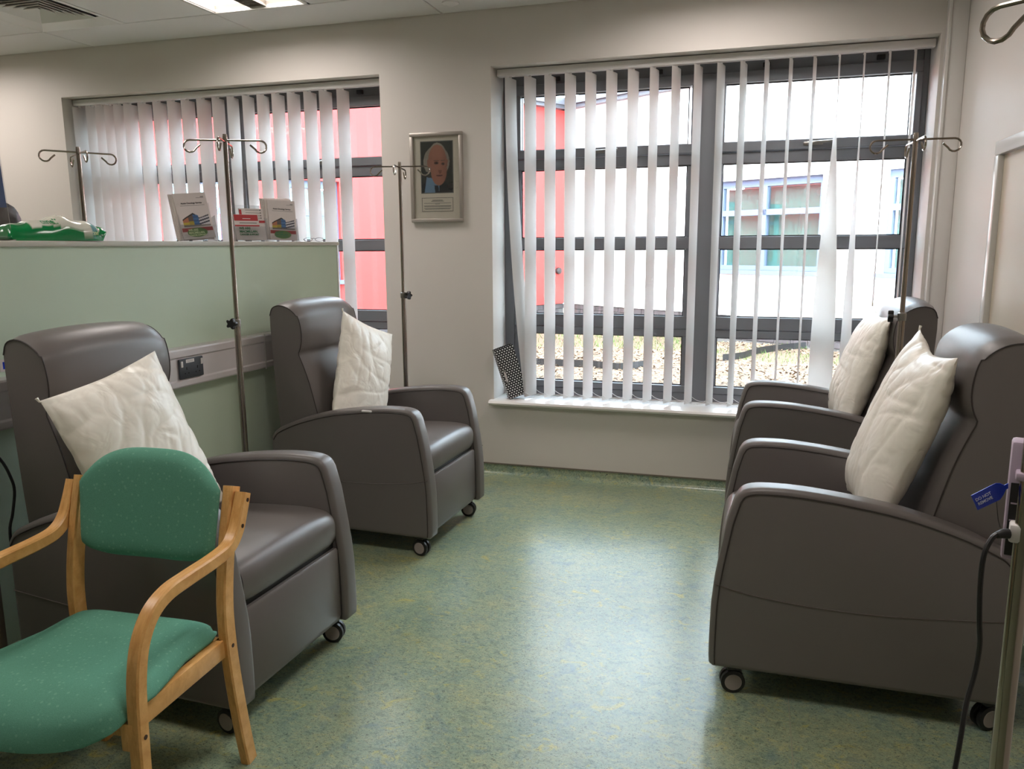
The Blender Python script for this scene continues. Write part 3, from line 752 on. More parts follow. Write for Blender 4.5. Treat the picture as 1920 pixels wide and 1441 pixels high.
    # casters
    for cx, cy, ang in ((F0-0.075, 0.285, 12), (F0-0.075, -0.285, -8), (F0-0.79, 0.285, 30), (F0-0.79, -0.285, -20)):
        cst = empty('caster', (cx, cy, 0), R(ang), t)
        for s in (-1, 1):
            Mx = Matrix.Translation((0, s*0.012, 0.0375)) @ Matrix.Rotation(R(90), 4, 'X')
            bm = bmesh.new(); lathe(bm, [(0.006, -0.009), (0.030, -0.009), (0.0375, -0.006), (0.0375, 0.006), (0.030, 0.009), (0.006, 0.009)], 24, Mx); finish('wheel', bm, M_dark, cst)
            Mx = Matrix.Translation((0, s*0.0205, 0.0375)) @ Matrix.Rotation(R(90), 4, 'X')
            bm = bmesh.new(); lathe(bm, [(0.0, -0.0015), (0.026, -0.0015), (0.027, 0.0), (0.026, 0.0015), (0.0, 0.0015)], 24, Mx); finish('hub_cap', bm, M_hub, cst)
        bm = bmesh.new(); box(bm, -0.024, 0.02, -0.0025, 0.0025, 0.03, 0.09); box(bm, -0.02, 0.02, -0.022, 0.022, 0.078, 0.092, bev=0.003); tube(bm, [(0, 0, 0.085), (0, 0, 0.112)], 0.008, 10); finish('fork', bm, M_dark, cst)
    return t
rec0 = recliner()
G_REC = 'grey vinyl recliners'
spots = [((-0.26, -2.460), R(-2.0), 'grey vinyl recliner nearest on the left, right behind the green chair'),
         ((-0.255, -1.052), R(-2.4), 'grey vinyl recliner on the left by the framed portrait, pillow standing upright'),
         ((1.84, -1.840), R(180), 'grey vinyl recliner nearest on the right, beside the blue tag'),
         ((1.838, -0.497), R(180), 'grey vinyl recliner furthest on the right, in front of the large window')]
for i, (xy, rz, lab) in enumerate(spots):
    o = rec0 if i == 0 else copy_tree(rec0)
    o.location = (xy[0], xy[1], 0); o.rotation_euler = (0, 0, rz); tag(o, lab, 'recliner', G_REC)

# ------------------------------------------------------------------ pillows
def pillow(label, c, u, v, W, H, T, seed, tail=True, dip=0.05):
    u = Vector(u).normalized(); v = Vector(v); v = (v-u*v.dot(u)).normalized(); n_ = u.cross(v)
    nu, nv = 72, 96; bm = bmesh.new(); grids = []
    for side in (1, -1):
        g = []
        for j in range(nv+1):
            row = []
            for i in range(nu+1):
                a = -1+2*i/nu; b = -1+2*j/nv
                edge = max(0.0, (1-abs(a)**2.6))**0.55*max(0.0, (1-abs(b)**3.0))**0.55
                pinx = 1-0.07*(1-a*a)*0-0.06*(1-b*b)*abs(a); piny = 1-0.05*(1-a*a)*abs(b)
                x = a*W/2*(1-0.06*(1-abs(b)**2)); y = b*H/2*(1-dip*(1-abs(a)**1.5))
                q = Vector((x*4.2+seed*3.1, y*4.2, side*2.0+seed)); w1 = noise.noise(q*0.9+Vector((7, 1, 3)))*0.5; w2 = noise.noise(q*0.9+Vector((2, 9, 5)))*0.5
                def fold(fx, fy, p_): return (1-abs(noise.noise(Vector((x*fx+w1+seed*1.3, y*fy+w2, side*3+seed)))))**p_
                wr = 0.55*fold(7, 4, 9)+0.45*fold(3.5, 9, 10)+0.30*fold(15, 11, 7)
                rim = 0.45+0.55*max(0, 1-edge)
                hgt = T/2*edge*(1+0.14*noise.noise(Vector((x*3, y*3, seed*1.7+side))))-0.016*wr*rim*min(1, edge*4)
                row.append((x, y, side*hgt))
            g.append(row)
        grids.append(g)
    def pos(q): return q[0]*u+q[1]*v+q[2]*n_
    vg = [[[bm.verts.new(pos(q)) for q in row] for row in g] for g in grids]
    for s in (0, 1):
        for j in range(nv):
            for i in range(nu): bm.faces.new((vg[s][j][i], vg[s][j][i+1], vg[s][j+1][i+1], vg[s][j+1][i]))
    bmesh.ops.remove_doubles(bm, verts=bm.verts[:], dist=0.0004)
    pl = tag(empty('pillow', c), label, 'pillow', 'cream wipe-clean pillows on the recliners')
    finish('cover', bm, M_pillow, pl, angle=75)
    if tail:
        q = u*(-W/2*0.985)+v*(H/2*0.985)
        bm = bmesh.new(); tube(bm, [q, q+(v*0.5-u)*0.006, q+(v-u*0.6)*0.014], [0.004, 0.003, 0.005], 6); finish('corner_tail', bm, M_pillow, pl)
    # welt seam around the edge
    pts = []
    for k in range(40):
        pass
    return pl
pillow('cream pillow tipped diagonally on the nearest left recliner', (-0.315, -2.575, 0.757), (0.02, 0.446, 0.087), (-0.17, -0.437*0.55, 0.9*0.55), 0.45, 0.56, 0.15, 1)
pillow('cream pillow standing upright on the far left recliner by the portrait', (-0.325, -1.068, 0.748), (0.10, 0.34, -0.150), (-0.13, -0.125, 0.55), 0.38, 0.60, 0.15, 2)
pillow('cream pillow leaning on the nearest right recliner, corners twisted up', (1.945, -1.865, 0.812), (0.020, -0.42, -0.035), (0.17, 0.02, 0.55), 0.44, 0.61, 0.17, 3, True, 0.13)
pillow('cream pillow leaning on the furthest right recliner by the window', (1.985, -0.52, 0.812), (0.025, -0.42, -0.02), (0.16, 0.02, 0.55), 0.44, 0.58, 0.16, 4, True, 0.10)

# ------------------------------------------------------------------ IV stands
def iv_stand(x, y, h, zc, rz, label, knob_dir=0.0, base_rot=0.0, L_=0.135):
    s = tag(empty('iv_stand', (x, y, 0), rz), label, 'drip stand', 'stainless steel drip stands')
    bm = bmesh.new(); lathe(bm, [(0.0, 0.055), (0.035, 0.055), (0.045, 0.075), (0.045, 0.10), (0.02, 0.125), (0.016, 0.14), (0.0, 0.14)], 20); finish('hub', bm, M_steel2, s)
    for k in range(5):
        a = base_rot+k*2*math.pi/5; d = Vector((math.cos(a), math.sin(a), 0))
        bm = bmesh.new(); tube(bm, [d*0.03+Vector((0, 0, 0.085)), d*0.14+Vector((0, 0, 0.082)), d*0.25+Vector((0, 0, 0.066))], [0.014, 0.012, 0.011], 10); lg = finish('leg', bm, M_steel2, s)
        c = d*0.25; side = Vector((-d.y, d.x, 0))
        bm = bmesh.new(); tube(bm, [c+Vector((0, 0, 0.068)), c+Vector((0, 0, 0.045))], 0.006, 8)
        for q in (-1, 1):
            Mx = Matrix.Translation(c+side*q*0.009+Vector((0, 0, 0.024))) @ basis(d, Vector((0, 0, 1)), side, (0, 0, 0))
            lathe(bm, [(0.004, -0.006), (0.02, -0.006), (0.024, -0.003), (0.024, 0.003), (0.02, 0.006), (0.004, 0.006)], 16, Mx)
        finish('caster', bm, M_dark, lg)
    otube('lower_tube', M_steel, s, [(0, 0, 0.12), (0, 0, zc)], 0.0130, 16)
    bm = bmesh.new(); lathe(bm, [(0.0, zc-0.012), (0.0155, zc-0.012), (0.0165, zc), (0.0165, zc+0.016), (0.0095, zc+0.02), (0.0, zc+0.02)], 18); col = finish('collar', bm, M_steel2, s)
    kd = Vector((math.cos(knob_dir), math.sin(knob_dir), 0)); ks = Vector((-kd.y, kd.x, 0))
    bm = bmesh.new(); tube(bm, [kd*0.012+Vector((0, 0, zc+0.004)), kd*0.034+Vector((0, 0, zc+0.004))], 0.005, 8); finish('bolt', bm, M_steel2, col)
    bm = bmesh.new(); lob = []
    for yy in (0.030, 0.034, 0.046, 0.050):
        rr = 0.92 if yy in (0.030, 0.050) else 1.0
        lob.append([bm.verts.new(kd*yy+(ks*math.cos(a)+Vector((0, 0, 1))*math.sin(a))*(0.0195+0.0045*math.cos(5*a))*rr+Vector((0, 0, zc+0.004))) for a in [2*math.pi*k/40 for k in range(40)]])
    for a, b in zip(lob, lob[1:]):
        for k in range(40): bm.faces.new((a[k], a[(k+1) % 40], b[(k+1) % 40], b[k]))
    bm.faces.new(lob[0][::-1]); bm.faces.new(lob[-1]); finish('knob', bm, M_dark, col)
    otube('upper_rod', M_steel, s, [(0, 0, zc), (0, 0, h-0.012), (0, 0, h)], [0.0092, 0.0092, 0.008], 14)
    for k in range(4):
        a = k*math.pi/2; d = Vector((math.cos(a), math.sin(a), 0)); z = Vector((0, 0, 1)); base = Vector((0, 0, h-0.024-0.006*(k % 2)))
        r = 0.0235; pts = [base+d*0.004, base+d*0.06, base+d*L_]
        for q in range(1, 11):
            th = R(90-q*24.5); pts.append(base+d*(L_+r*math.cos(th))+z*(-r+r*math.sin(th)))
        e = pts[-1]; pts.append(e+(-d*0.62+z*0.55)*0.030)
        otube('hook', M_steel, s, pts, 0.0038, 8)
    return s
iv_stand(-0.55, -1.73, 1.842, 1.085, R(26), 'tall drip stand between the two left recliners, in front of the partition', R(-90-20), 0.35)
iv_stand(-0.335, -0.545, 1.838, 1.13, R(13), 'drip stand behind the far left recliner, hooks overlapping the portrait', R(-38), 0.0)
iv_stand(2.055, -1.139, 1.806, 1.112, R(3), 'drip stand between the two right recliners, with black knob', R(172), 0.3)
iv_stand(-1.47, -1.54, 1.850, 1.1, R(57), 'drip stand at the far left standing behind the green partition', R(-30), 0.0)
iv_stand(1.892, -3.283, 1.752, 1.27, R(-42), 'large close drip stand at the right edge carrying the blue tag', R(60), 0.9, 0.105)

# power strip clamped to the near stand, with tag, plug and cable
dev = tag(empty('power_strip', (1.909, -3.288, 0.0), R(-15)), 'lilac grey power strip clamped to the drip stand at the right edge', 'power strip')
bm = bmesh.new(); box(bm, -0.044, 0.010, 0.016, 0.054, 0.930, 1.112, bev=0.005); finish('housing', bm, M_lilac, dev)
obox('socket_recess', M_dark, dev, -0.040, -0.012, 0.0145, 0.030, 0.938, 1.050, 0.001)
for k in range(3): obox('socket_divider', M_lilac, dev, -0.038, -0.014, 0.0135, 0.02, 0.966+k*0.026, 0.968+k*0.026)
bm = bmesh.new(); lathe(bm, [(0.0, 0), (0.0040, 0), (0.0040, 0.001), (0.0, 0.001)], 14, Matrix.Translation((-0.026, 0.0165, 1.092)) @ Matrix.Rotation(R(90), 4, 'X')); finish('screw_hole', bm, M_black, dev)
obox('clamp', M_lilac, dev, -0.036, 0.004, -0.012, 0.017, 1.060, 1.072, 0.003)
obox('retaining_clip', M_beige, dev, -0.028, -0.013, 0.000, 0.016, 1.003, 1.043, 0.003)
obox('clip_post', M_beige, dev, -0.028, -0.021, 0.002, 0.010, 1.043, 1.052, 0.003)
# blue tag
P_ = [Vector(p) for p in ((1.8181, -3.2766, 1.0285), (1.8626, -3.2598, 1.0493), (1.8725, -3.2598, 1.0315), (1.831, -3.2766, 1.0068))]
cx_ = sum(P_, Vector())/4; ux = ((P_[1]-P_[0])+(P_[2]-P_[3])).normalized(); nn = ux.cross((P_[0]-P_[3]).normalized()).normalized(); uy = nn.cross(ux)
tg = tag(empty('warning_tag', cx_), 'blue plastic tag reading DO NOT REMOVE hanging from the power strip', 'tag')
tg.rotation_euler = basis(ux, uy, nn, (0, 0, 0)).to_euler()
tp = [(-0.025, -0.0115), (0.012, -0.0125), (0.020, -0.008), (0.026, -0.003), (0.042, -0.003), (0.042, 0.004), (0.027, 0.004), (0.022, 0.010), (0.017, 0.0125), (-0.024, 0.0125)]
bm = bmesh.new(); prism(bm, tp, -0.0008, 0.0008, bev=0.0004, seg=1, plane='xy'); finish('tag_body', bm, M_blue, tg)
text_obj('DO NOT', 0.0062, M_tagtext, tg, Matrix.Translation((-0.009, 0.0030, 0.0011)), bold=0.0001)
text_obj('REMOVE', 0.0062, M_tagtext, tg, Matrix.Translation((-0.009, -0.0038, 0.0011)), bold=0.0001)
otube('tie_end', M_dark, tg, [(0.006, -0.012, 0.0), (0.0, -0.024, 0.002), (-0.006, -0.036, 0.004), (-0.0085, -0.048, 0.004)], 0.0006, 5)
# plug and black cable
CPX = [Vector(p) for p in ((1.8713, -3.2897, 0.9801), (1.8557, -3.2945, 0.9801), (1.845, -3.2994, 0.9704), (1.8363, -3.3062, 0.9461), (1.8358, -3.3069, 0.8997), (1.8392, -3.3059, 0.8498), (1.8436, -3.3039, 0.8072), (1.841, -3.304, 0.763), (1.831, -3.315, 0.719), (1.825, -3.326, 0.668), (1.819, -3.336, 0.62), (1.8, -3.36, 0.45), (1.79, -3.4, 0.2), (1.8, -3.45, 0.03), (1.86, -3.55, 0.006), (2.0, -3.62, 0.006), (2.2, -3.7, 0.006))]
cb = tag(empty('power_cable', CPX[0]), 'black power cable with white plug hanging from the power strip to the floor', 'cable')
off = CPX[0].copy()
otube('cord', M_dark, cb, [p-off for p in catmull(CPX, 5)], 0.0038, 8)
otube('strain_relief', M_dark, cb, [(-0.001, 0, 0), (-0.009, -0.002, 0), (-0.018, -0.006, -0.002)], [0.0075, 0.007, 0.005], 10)
bm = bmesh.new(); box(bm, -0.010, 0.010, -0.006, 0.022, -0.014, 0.014, Matrix.Rotation(R(-15), 4, 'Z') @ Matrix.Translation((0.009, 0.006, 0)), bev=0.004); finish('plug', bm, M_white, cb)

# ------------------------------------------------------------------ green visitor chair
def visitor_chair():
    t = tag(empty('visitor_chair', (-0.002, -3.118, 0), R(3)), 'beech bentwood armchair with green patterned fabric seat and back', 'chair')
    hx = 0.230     # post centre half width
    # local: front = -y, back = +y
    post = catmull([(0, 0.245, 0.0), (0, 0.222, 0.12), (0, 0.198, 0.28), (0, 0.186, 0.42), (0, 0.190, 0.52), (0, 0.212, 0.64), (0, 0.246, 0.765), (0, 0.252, 0.785)], 4)
    armp = catmull([(0, 0.252, 0.770), (0, 0.230, 0.72), (0, 0.205, 0.676), (0, 0.165, 0.648), (0, 0.10, 0.640), (0, 0.0, 0.638), (0, -0.07, 0.634), (0, -0.125, 0.612), (0, -0.165, 0.562), (0, -0.185, 0.49), (0, -0.192, 0.40), (0, -0.196, 0.25), (0, -0.202, 0.0)], 5)
    for s in (-1, 1):
        sx = Vector((s*hx, 0, 0)); ax = Vector((s*(hx+0.031), 0, 0))
        bm = bmesh.new(); sweep_rect(bm, [p+sx for p in post], 0.028, 0.042, (1, 0, 0)); pst = finish('rear_leg', bm, M_wood, t, angle=30)
        bm = bmesh.new(); sweep_rect(bm, [p+ax for p in armp], 0.032, 0.033, (1, 0, 0)); arm = finish('arm_and_front_leg', bm, M_wood, t, angle=30)
        def bolt(p, par):
            bm = bmesh.new(); lathe(bm, [(0.0, 0), (0.0055, 0), (0.0055, 0.0012), (0.0, 0.0012)], 14, Matrix.Translation(p) @ Matrix.Rotation(R(90*s), 4, 'Y')); finish('bolt', bm, mat('bolt_brown', C(60, 34, 22), 0.5) if 'bolt_brown' not in MATS else MATS['bolt_brown'], par)
        xo = s*(hx+0.031+0.0158)
        for y, z in ((0.247, 0.752), (0.217, 0.692)): bolt((xo, y, z), arm)
        bolt((xo, -0.193, 0.36), arm); bolt((s*(hx+0.0138), 0.188, 0.372), pst)
        # side rail under the seat
        bm = bmesh.new(); box(bm, s*(hx-0.010)-0.012, s*(hx-0.010)+0.012, -0.18, 0.18, 0.345, 0.395, bev=0.003); rl = finish('side_rail', bm, M_wood, t)
        bm = bmesh.new(); box(bm, s*(hx+0.0)-0.002, s*(hx+0.03), -0.21, -0.175, 0.33, 0.395, bev=0.003); finish('front_bracket', bm, M_wood, t)
        bm = bmesh.new(); box(bm, s*hx-0.011, s*hx+0.011, 0.228, 0.262, 0.0, 0.006); finish('foot_pad', bm, M_dark, t, smooth=False)
    bm = bmesh.new(); box(bm, -hx+0.002, hx-0.002, -0.185, -0.160, 0.345, 0.395, bev=0.003); finish('cross_rail', bm, M_wood, t)
    bm = bmesh.new(); box(bm, -hx+0.002, hx-0.002, 0.160, 0.182, 0.345, 0.395, bev=0.003); finish('cross_rail', bm, M_wood, t)
    # seat: wide rounded front, waisted between the front legs
    bm = bmesh.new(); nu, nv = 36, 30
    def half_w(b):   # b: 0 back .. 1 front
        w = 0.212
        if b > 0.30: w = 0.212+0.032*min(1, (b-0.30)/0.30)
        return w
    top = []; bot = []
    for j in range(nv+1):
        b = j/nv; rt_, rb_ = [], []
        for i in range(nu+1):
            a = -1+2*i/nu
            hw = half_w(b)
            if b > 0.80: hw *= math.sqrt(max(0, 1-((b-0.80)/0.20)**2.6*0.55))
            if b < 0.08: hw *= 0.93+0.07*(b/0.08)
            yb_, yf_ = 0.19, -0.315
            y = yb_+(yf_-yb_)*b
            y += 0.035*(abs(a)**2.5)*max(0, (b-0.6)/0.4)
            ed = max(0, 1-abs(a)**7)**0.4*max(0, 1-abs(2*b-1)**9)**0.4
            saddle = -0.014*(1-a*a)*math.sin(math.pi*min(1, b*1.3))
            fall = -0.045*max(0, (b-0.72)/0.28)**2
            zt = 0.405+0.045*ed+saddle*ed+fall*1.0+0.012*b; zb_ = 0.398+fall*0.9+0.010*b-0.010*ed
            rt_.append(bm.verts.new((a*hw, y, zt))); rb_.append(bm.verts.new((a*hw, y, zb_)))
        top.append(rt_); bot.append(rb_)
    for j in range(nv):
        for i in range(nu):
            bm.faces.new((top[j][i], top[j][i+1], top[j+1][i+1], top[j+1][i])); bm.faces.new((bot[j][i], bot[j+1][i], bot[j+1][i+1], bot[j][i+1]))
    rim = [(j, 0) for j in range(nv+1)]+[(nv, i) for i in range(1, nu+1)]+[(j, nu) for j in range(nv-1, -1, -1)]+[(0, i) for i in range(nu-1, 0, -1)]
    for q, w in zip(rim, rim[1:]+rim[:1]): bm.faces.new((top[q[0]][q[1]], bot[q[0]][q[1]], bot[w[0]][w[1]], top[w[0]][w[1]]))
    finish('seat', bm, M_fabric, t, angle=70)
    # backrest pad
    bm = bmesh.new(); nu, nv = 32, 24; fr, bk = [], []
    for j in range(nv+1):
        b = j/nv; r0, r1 = [], []
        for i in range(nu+1):
            a = -1+2*i/nu
            ztop = 0.872-0.090*abs(a)**3.6-0.004*a*a; zbot = 0.585+0.040*abs(a)**5
            z = zbot+(ztop-zbot)*b; hw = 0.214-0.012*(1-b)
            y = 0.190+0.30*(z-0.585)*0.55+0.022*(-1)*abs(a)**2*-0.0
            y = 0.186+0.17*(z-0.58)+0.020*(1-a*a)
            ed = max(0, 1-abs(a)**8)**0.45*max(0, 1-abs(2*b-1)**8)**0.45
            r0.append(bm.verts.new((a*hw, y-0.026*ed, z))); r1.append(bm.verts.new((a*hw, y+0.006+0.012*ed, z)))
        fr.append(r0); bk.append(r1)
    for j in range(nv):
        for i in range(nu):
            bm.faces.new((fr[j][i], fr[j][i+1], fr[j+1][i+1], fr[j+1][i])); bm.faces.new((bk[j][i], bk[j+1][i], bk[j+1][i+1], bk[j][i+1]))
    rim = [(j, 0) for j in range(nv+1)]+[(nv, i) for i in range(1, nu+1)]+[(j, nu) for j in range(nv-1, -1, -1)]+[(0, i) for i in range(nu-1, 0, -1)]
    for q, w in zip(rim, rim[1:]+rim[:1]): bm.faces.new((fr[q[0]][q[1]], bk[q[0]][q[1]], bk[w[0]][w[1]], fr[w[0]][w[1]]))
    finish('backrest', bm, M_fabric, t, angle=70)
    return t
visitor_chair()

# ------------------------------------------------------------------ framed portrait
pf = tag(empty('picture_frame', (-0.340, -0.001, 1.797)), 'silver framed portrait photograph with caption between the two windows', 'picture')
W_, H_ = 0.332, 0.518; b_ = 0.021
for nm, a in (('frame_rail', (-W_/2, W_/2, H_/2-b_, H_/2)), ('frame_rail', (-W_/2, W_/2, -H_/2, -H_/2+b_)), ('frame_stile', (-W_/2, -W_/2+b_, -H_/2+b_, H_/2-b_)), ('frame_stile', (W_/2-b_, W_/2, -H_/2+b_, H_/2-b_))):
    obox(nm, M_alu, pf, a[0], a[1], -0.024, 0.0, a[2], a[3], 0.003)
obox('mount', M_mount, pf, -W_/2+b_-0.002, W_/2-b_+0.002, -0.010, -0.002, -H_/2+b_-0.002, H_/2-b_+0.002)
def portrait(u, v):
    x, y = (u-0.5)*2, (v-0.5)*2
    col = (44, 46, 46)
    n = noise.noise(Vector((u*5, v*5, 3)))*8; col = tuple(c+n for c in col)
    if y < -0.55+0.28*abs(x+0.05)**1.2*-1+0.25*(1-abs(x))*0 and abs(x) < 1.2: pass
    # suit
    sh = -0.60-0.30*abs(x+0.05)**2+0.30*max(0, -x)*0.4
    if y < sh+0.05: col = (26, 30, 40)
    # shirt and tie
    if -0.98 < x < 0.15 and y < -0.38-0.5*(x+0.75)*0.2 and (x+0.86) > -(y+0.35)*-0.45*0+0.0 and y < -0.32-0.9*(x+0.80)*0.55+0.12 and x > -0.80-(y+0.9)*0.25*-1: col = (112, 142, 172)
    if abs(x+0.02+(y+0.9)*0.2) < 0.13 and y < -0.72: col = (34, 40, 56)
    # head: bald crown, grey hair at the sides, face turned slightly right
    sk = ((x-0.04)/0.66)**2+((y-0.22)/0.74)**2; jaw = ((x-0.12)/0.52)**2+((y+0.10)/0.62)**2
    side = ((x+0.02)/0.84)**2+((y-0.22)/0.62)**2
    if side < 1 and y > -0.18 and abs(x-0.06) > 0.42: col = tuple(c+14*noise.noise(Vector((u*30, v*12, 1))) for c in (150, 142, 132))
    if (sk < 1 and y > 0) or jaw < 1:
        hairline = sk > 0.80 and y > 0.30
        sh_ = 1-0.28*max(0, x-0.25)-0.16*max(0, -x-0.2)+0.10*max(0, y-0.3)
        col = tuple(c*sh_ for c in ((158, 146, 134) if hairline else (168, 112, 94)))
        if ((x+0.05-0.02)/0.14)**2+((y-0.17)/0.06)**2 < 1 or ((x-0.40)/0.11)**2+((y-0.13)/0.055)**2 < 1: col = (92, 60, 52)
        if ((x+0.05-0.04)/0.06)**2+((y-0.165)/0.03)**2 < 1 or ((x-0.41)/0.05)**2+((y-0.125)/0.03)**2 < 1: col = (40, 28, 26)
        if ((x-0.20)/0.11)**2+((y+0.13)/0.14)**2 < 1 and y < -0.12: col = (128, 78, 66)
        if ((x-0.16)/0.22)**2+((y+0.33)/0.035)**2 < 1: col = (98, 52, 48)
        if 0.23 < y < 0.28 and (abs(x+0.03) < 0.17 or abs(x-0.40) < 0.13): col = (120, 92, 80)
    return tuple(min(255, max(0, c)) for c in col)
ph = print_plane('photograph', 0.198, 0.292, 66, 96, portrait, M_vcol, pf); ph.rotation_euler = (R(90), 0, 0); ph.location = (0.002, -0.0112, 0.060)
obox('photo_border', M_grey_ink, pf, -0.102, 0.106, -0.0108, -0.010, -0.091, 0.211)
cp = obox('caption_card', M_mount, pf, -0.098, 0.102, -0.0115, -0.010, -0.196, -0.116)
for nm, a in (('card_border', (-0.098, 0.102, -0.118, -0.116)), ('card_border', (-0.098, 0.102, -0.196, -0.194)), ('card_border', (-0.098, -0.096, -0.196, -0.116)), ('card_border', (0.100, 0.102, -0.196, -0.116))): obox(nm, M_ink, cp, a[0], a[1], -0.0122, -0.0115, a[2], a[3])
for z, w in ((-0.131, 0.066), (-0.137, 0.080), (-0.148, 0.172), (-0.153, 0.03), (-0.163, 0.176), (-0.168, 0.17), (-0.178, 0.176), (-0.183, 0.16)): obox('print_line', M_ink if z > -0.14 else M_grey_ink, cp, 0.002-w/2, 0.002+w/2, -0.0120, -0.0115, z-0.0013, z+0.0013)
obox('glazing', M_glass, pf, -W_/2+b_-0.001, W_/2-b_+0.001, -0.0145, -0.0135, -H_/2+b_-0.001, H_/2-b_+0.001)

# ------------------------------------------------------------------ things on the partition ledge
bpy.context.view_layer.update()
ZL = 1.4242
def ledge_x(y): return -0.85+(y+1.5)*math.tan(R(1.954))-0.05
def leaf_print(u, v):
    col = (214, 203, 199)
    # picture of a building across the middle of the cover
    if 0.10 < u < 0.94 and 0.27 < v < 0.60:
        a = (u-0.10)/0.84; b = (v-0.27)/0.33
        roof = 0.42+1.0*(0.5-abs(a-0.42))*0.95 if a < 0.62 else 0.55+0.55*(a-0.62)
        if b < min(roof, 0.98):
            if a < 0.22: col = (168, 106, 74) if b > 0.3 else (176, 156, 52)
            elif a < 0.40: col = (92, 80, 74) if b > 0.34 else (150, 132, 46)
            elif a < 0.60: col = (50, 84, 128) if (int(b*9) % 2) else (62, 104, 150)
            else: col = (58, 58, 70) if int((b-0.45*(a-0.62))*10) % 2 else (196, 192, 196)
            if b < 0.10: col = (120, 112, 106)
            if a < 0.5 and 0 < roof-b < 0.09: col = (34, 32, 34)
    if 0.165 < v < 0.245: col = (168, 44, 46) if 0.03 < u < 0.97 else col
    if 0.06 < u < 0.8 and 0.05 < v < 0.10 and int(v*120) % 2: col = (182, 172, 168)
    return col
def holder_stack(y, yaw, tilt, n, label_h, label_f, label_s, full=True, seed=0):
    """acrylic pocket with a stack of booklets; local x right along the face, z up, -y to the viewer"""
    rn = random.Random(seed); x = ledge_x(y)
    F0_ = Matrix.Translation((x, y, ZL)) @ Matrix.Rotation(yaw, 4, 'Z')
    Tl = Matrix.Rotation(tilt, 4, 'X')
    h = tag(empty('leaflet_holder', (x, y, ZL), yaw), label_h, 'leaflet holder', 'clear leaflet holders on the partition ledge')
    def hb(nm, *a): return obox(nm, M_acrylic, h, *a, M=Tl)
    hb('back_plate', -0.081, 0.081, 0.037, 0.039, 0.006, 0.19); hb('front_plate', -0.081, 0.081, -0.003, -0.001, 0.006, 0.075)
    hb('side_plate', -0.083, -0.081, -0.003, 0.039, 0.006, 0.12); hb('side_plate', 0.081, 0.083, -0.003, 0.039, 0.006, 0.12)
    obox('base_plate', M_acrylic, h, -0.083, 0.083, -0.012, 0.05, 0.0, 0.003)
    return h, F0_, Tl, rn
def booklet(F0_, Tl, dx, dy, dz, th, rot, label, group, face=True, W=0.148, H=0.208):
    M = F0_ @ Tl @ Matrix.Translation((dx, dy, 0.010+dz)) @ Matrix.Rotation(rot, 4, 'Y')
    b = tag(empty('leaflet', M.translation), label, 'leaflet', group); b.rotation_euler = M.to_euler()
    obox('pages', M_pages, b, -W/2, W/2, 0.0, th, 0.0, H, 0.0006, 1)
    cv = print_plane('cover', W, H, 60, 84, leaf_print, M_vcol, b) if face else obox('cover', M_paper, b, -W/2, W/2, -0.0004, 0.0, 0.0, H)
    if face: cv.rotation_euler = (R(90), 0, 0); cv.location = (0, -0.0008, H/2)
    if face:
        X = Matrix.Rotation(R(90), 4, 'X')
        text_obj('Acute Oncology Service', 0.0098, M_ink, b, Matrix.Translation((0.0, -0.0012, H*0.78)) @ X, bold=0.00025)
        obox('print_line', M_grey_ink, b, -W*0.36, W*0.40, -0.0012, -0.0008, H*0.725, H*0.733)
        obox('print_line', M_grey_ink, b, W*0.18, W*0.42, -0.0012, -0.0008, H*0.885, H*0.892); obox('print_line', M_grey_ink, b, W*0.32, W*0.42, -0.0012, -0.0008, H*0.902, H*0.918)
    return b
def green_words(b, z, size, m, blob, W=0.148, H=0.208):
    X = Matrix.Rotation(R(90), 4, 'X')
    if blob:
        bm = bmesh.new(); prism(bm, [(0.046*math.cos(k*math.pi/12)-0.004, z-0.011+0.021*math.sin(k*math.pi/12)) for k in range(24)], -0.0014, -0.0009); finish('green_patch', bm, M_dgreen_print, b, smooth=False)
    text_obj('WE ARE', size, m, b, Matrix.Translation((-0.044, -0.0018, z)) @ X, align='LEFT', bold=0.0006)
    text_obj('MACMILLAN.', size, m, b, Matrix.Translation((-0.044, -0.0018, z-size*1.0)) @ X, align='LEFT', bold=0.0006)
    text_obj('CANCER SUPPORT', size*0.72, m, b, Matrix.Translation((-0.044, -0.0018, z-size*1.9)) @ X, align='LEFT', bold=0.0004)
GL = 'leaflets standing in the ledge holders'
# left holder
h, F_, T_, rn = holder_stack(-1.47, R(60), R(-14), 5, 'clear acrylic leaflet holder beside the wipes, leftmost on the ledge', '', '')
f1 = booklet(F_, T_, 0.0, 0.003, 0.004, 0.006, R(-5), 'front white oncology booklet in the left ledge holder, tilted sideways', GL); green_words(f1, 0.040, 0.0125, M_cream_print, True)
for k in range(4): booklet(F_, T_, -0.006-0.004*k, 0.0098+0.0066*k, 0.002*k, 0.006, R(-2.5), 'white booklet stacked behind the front one in the left ledge holder', GL, False)
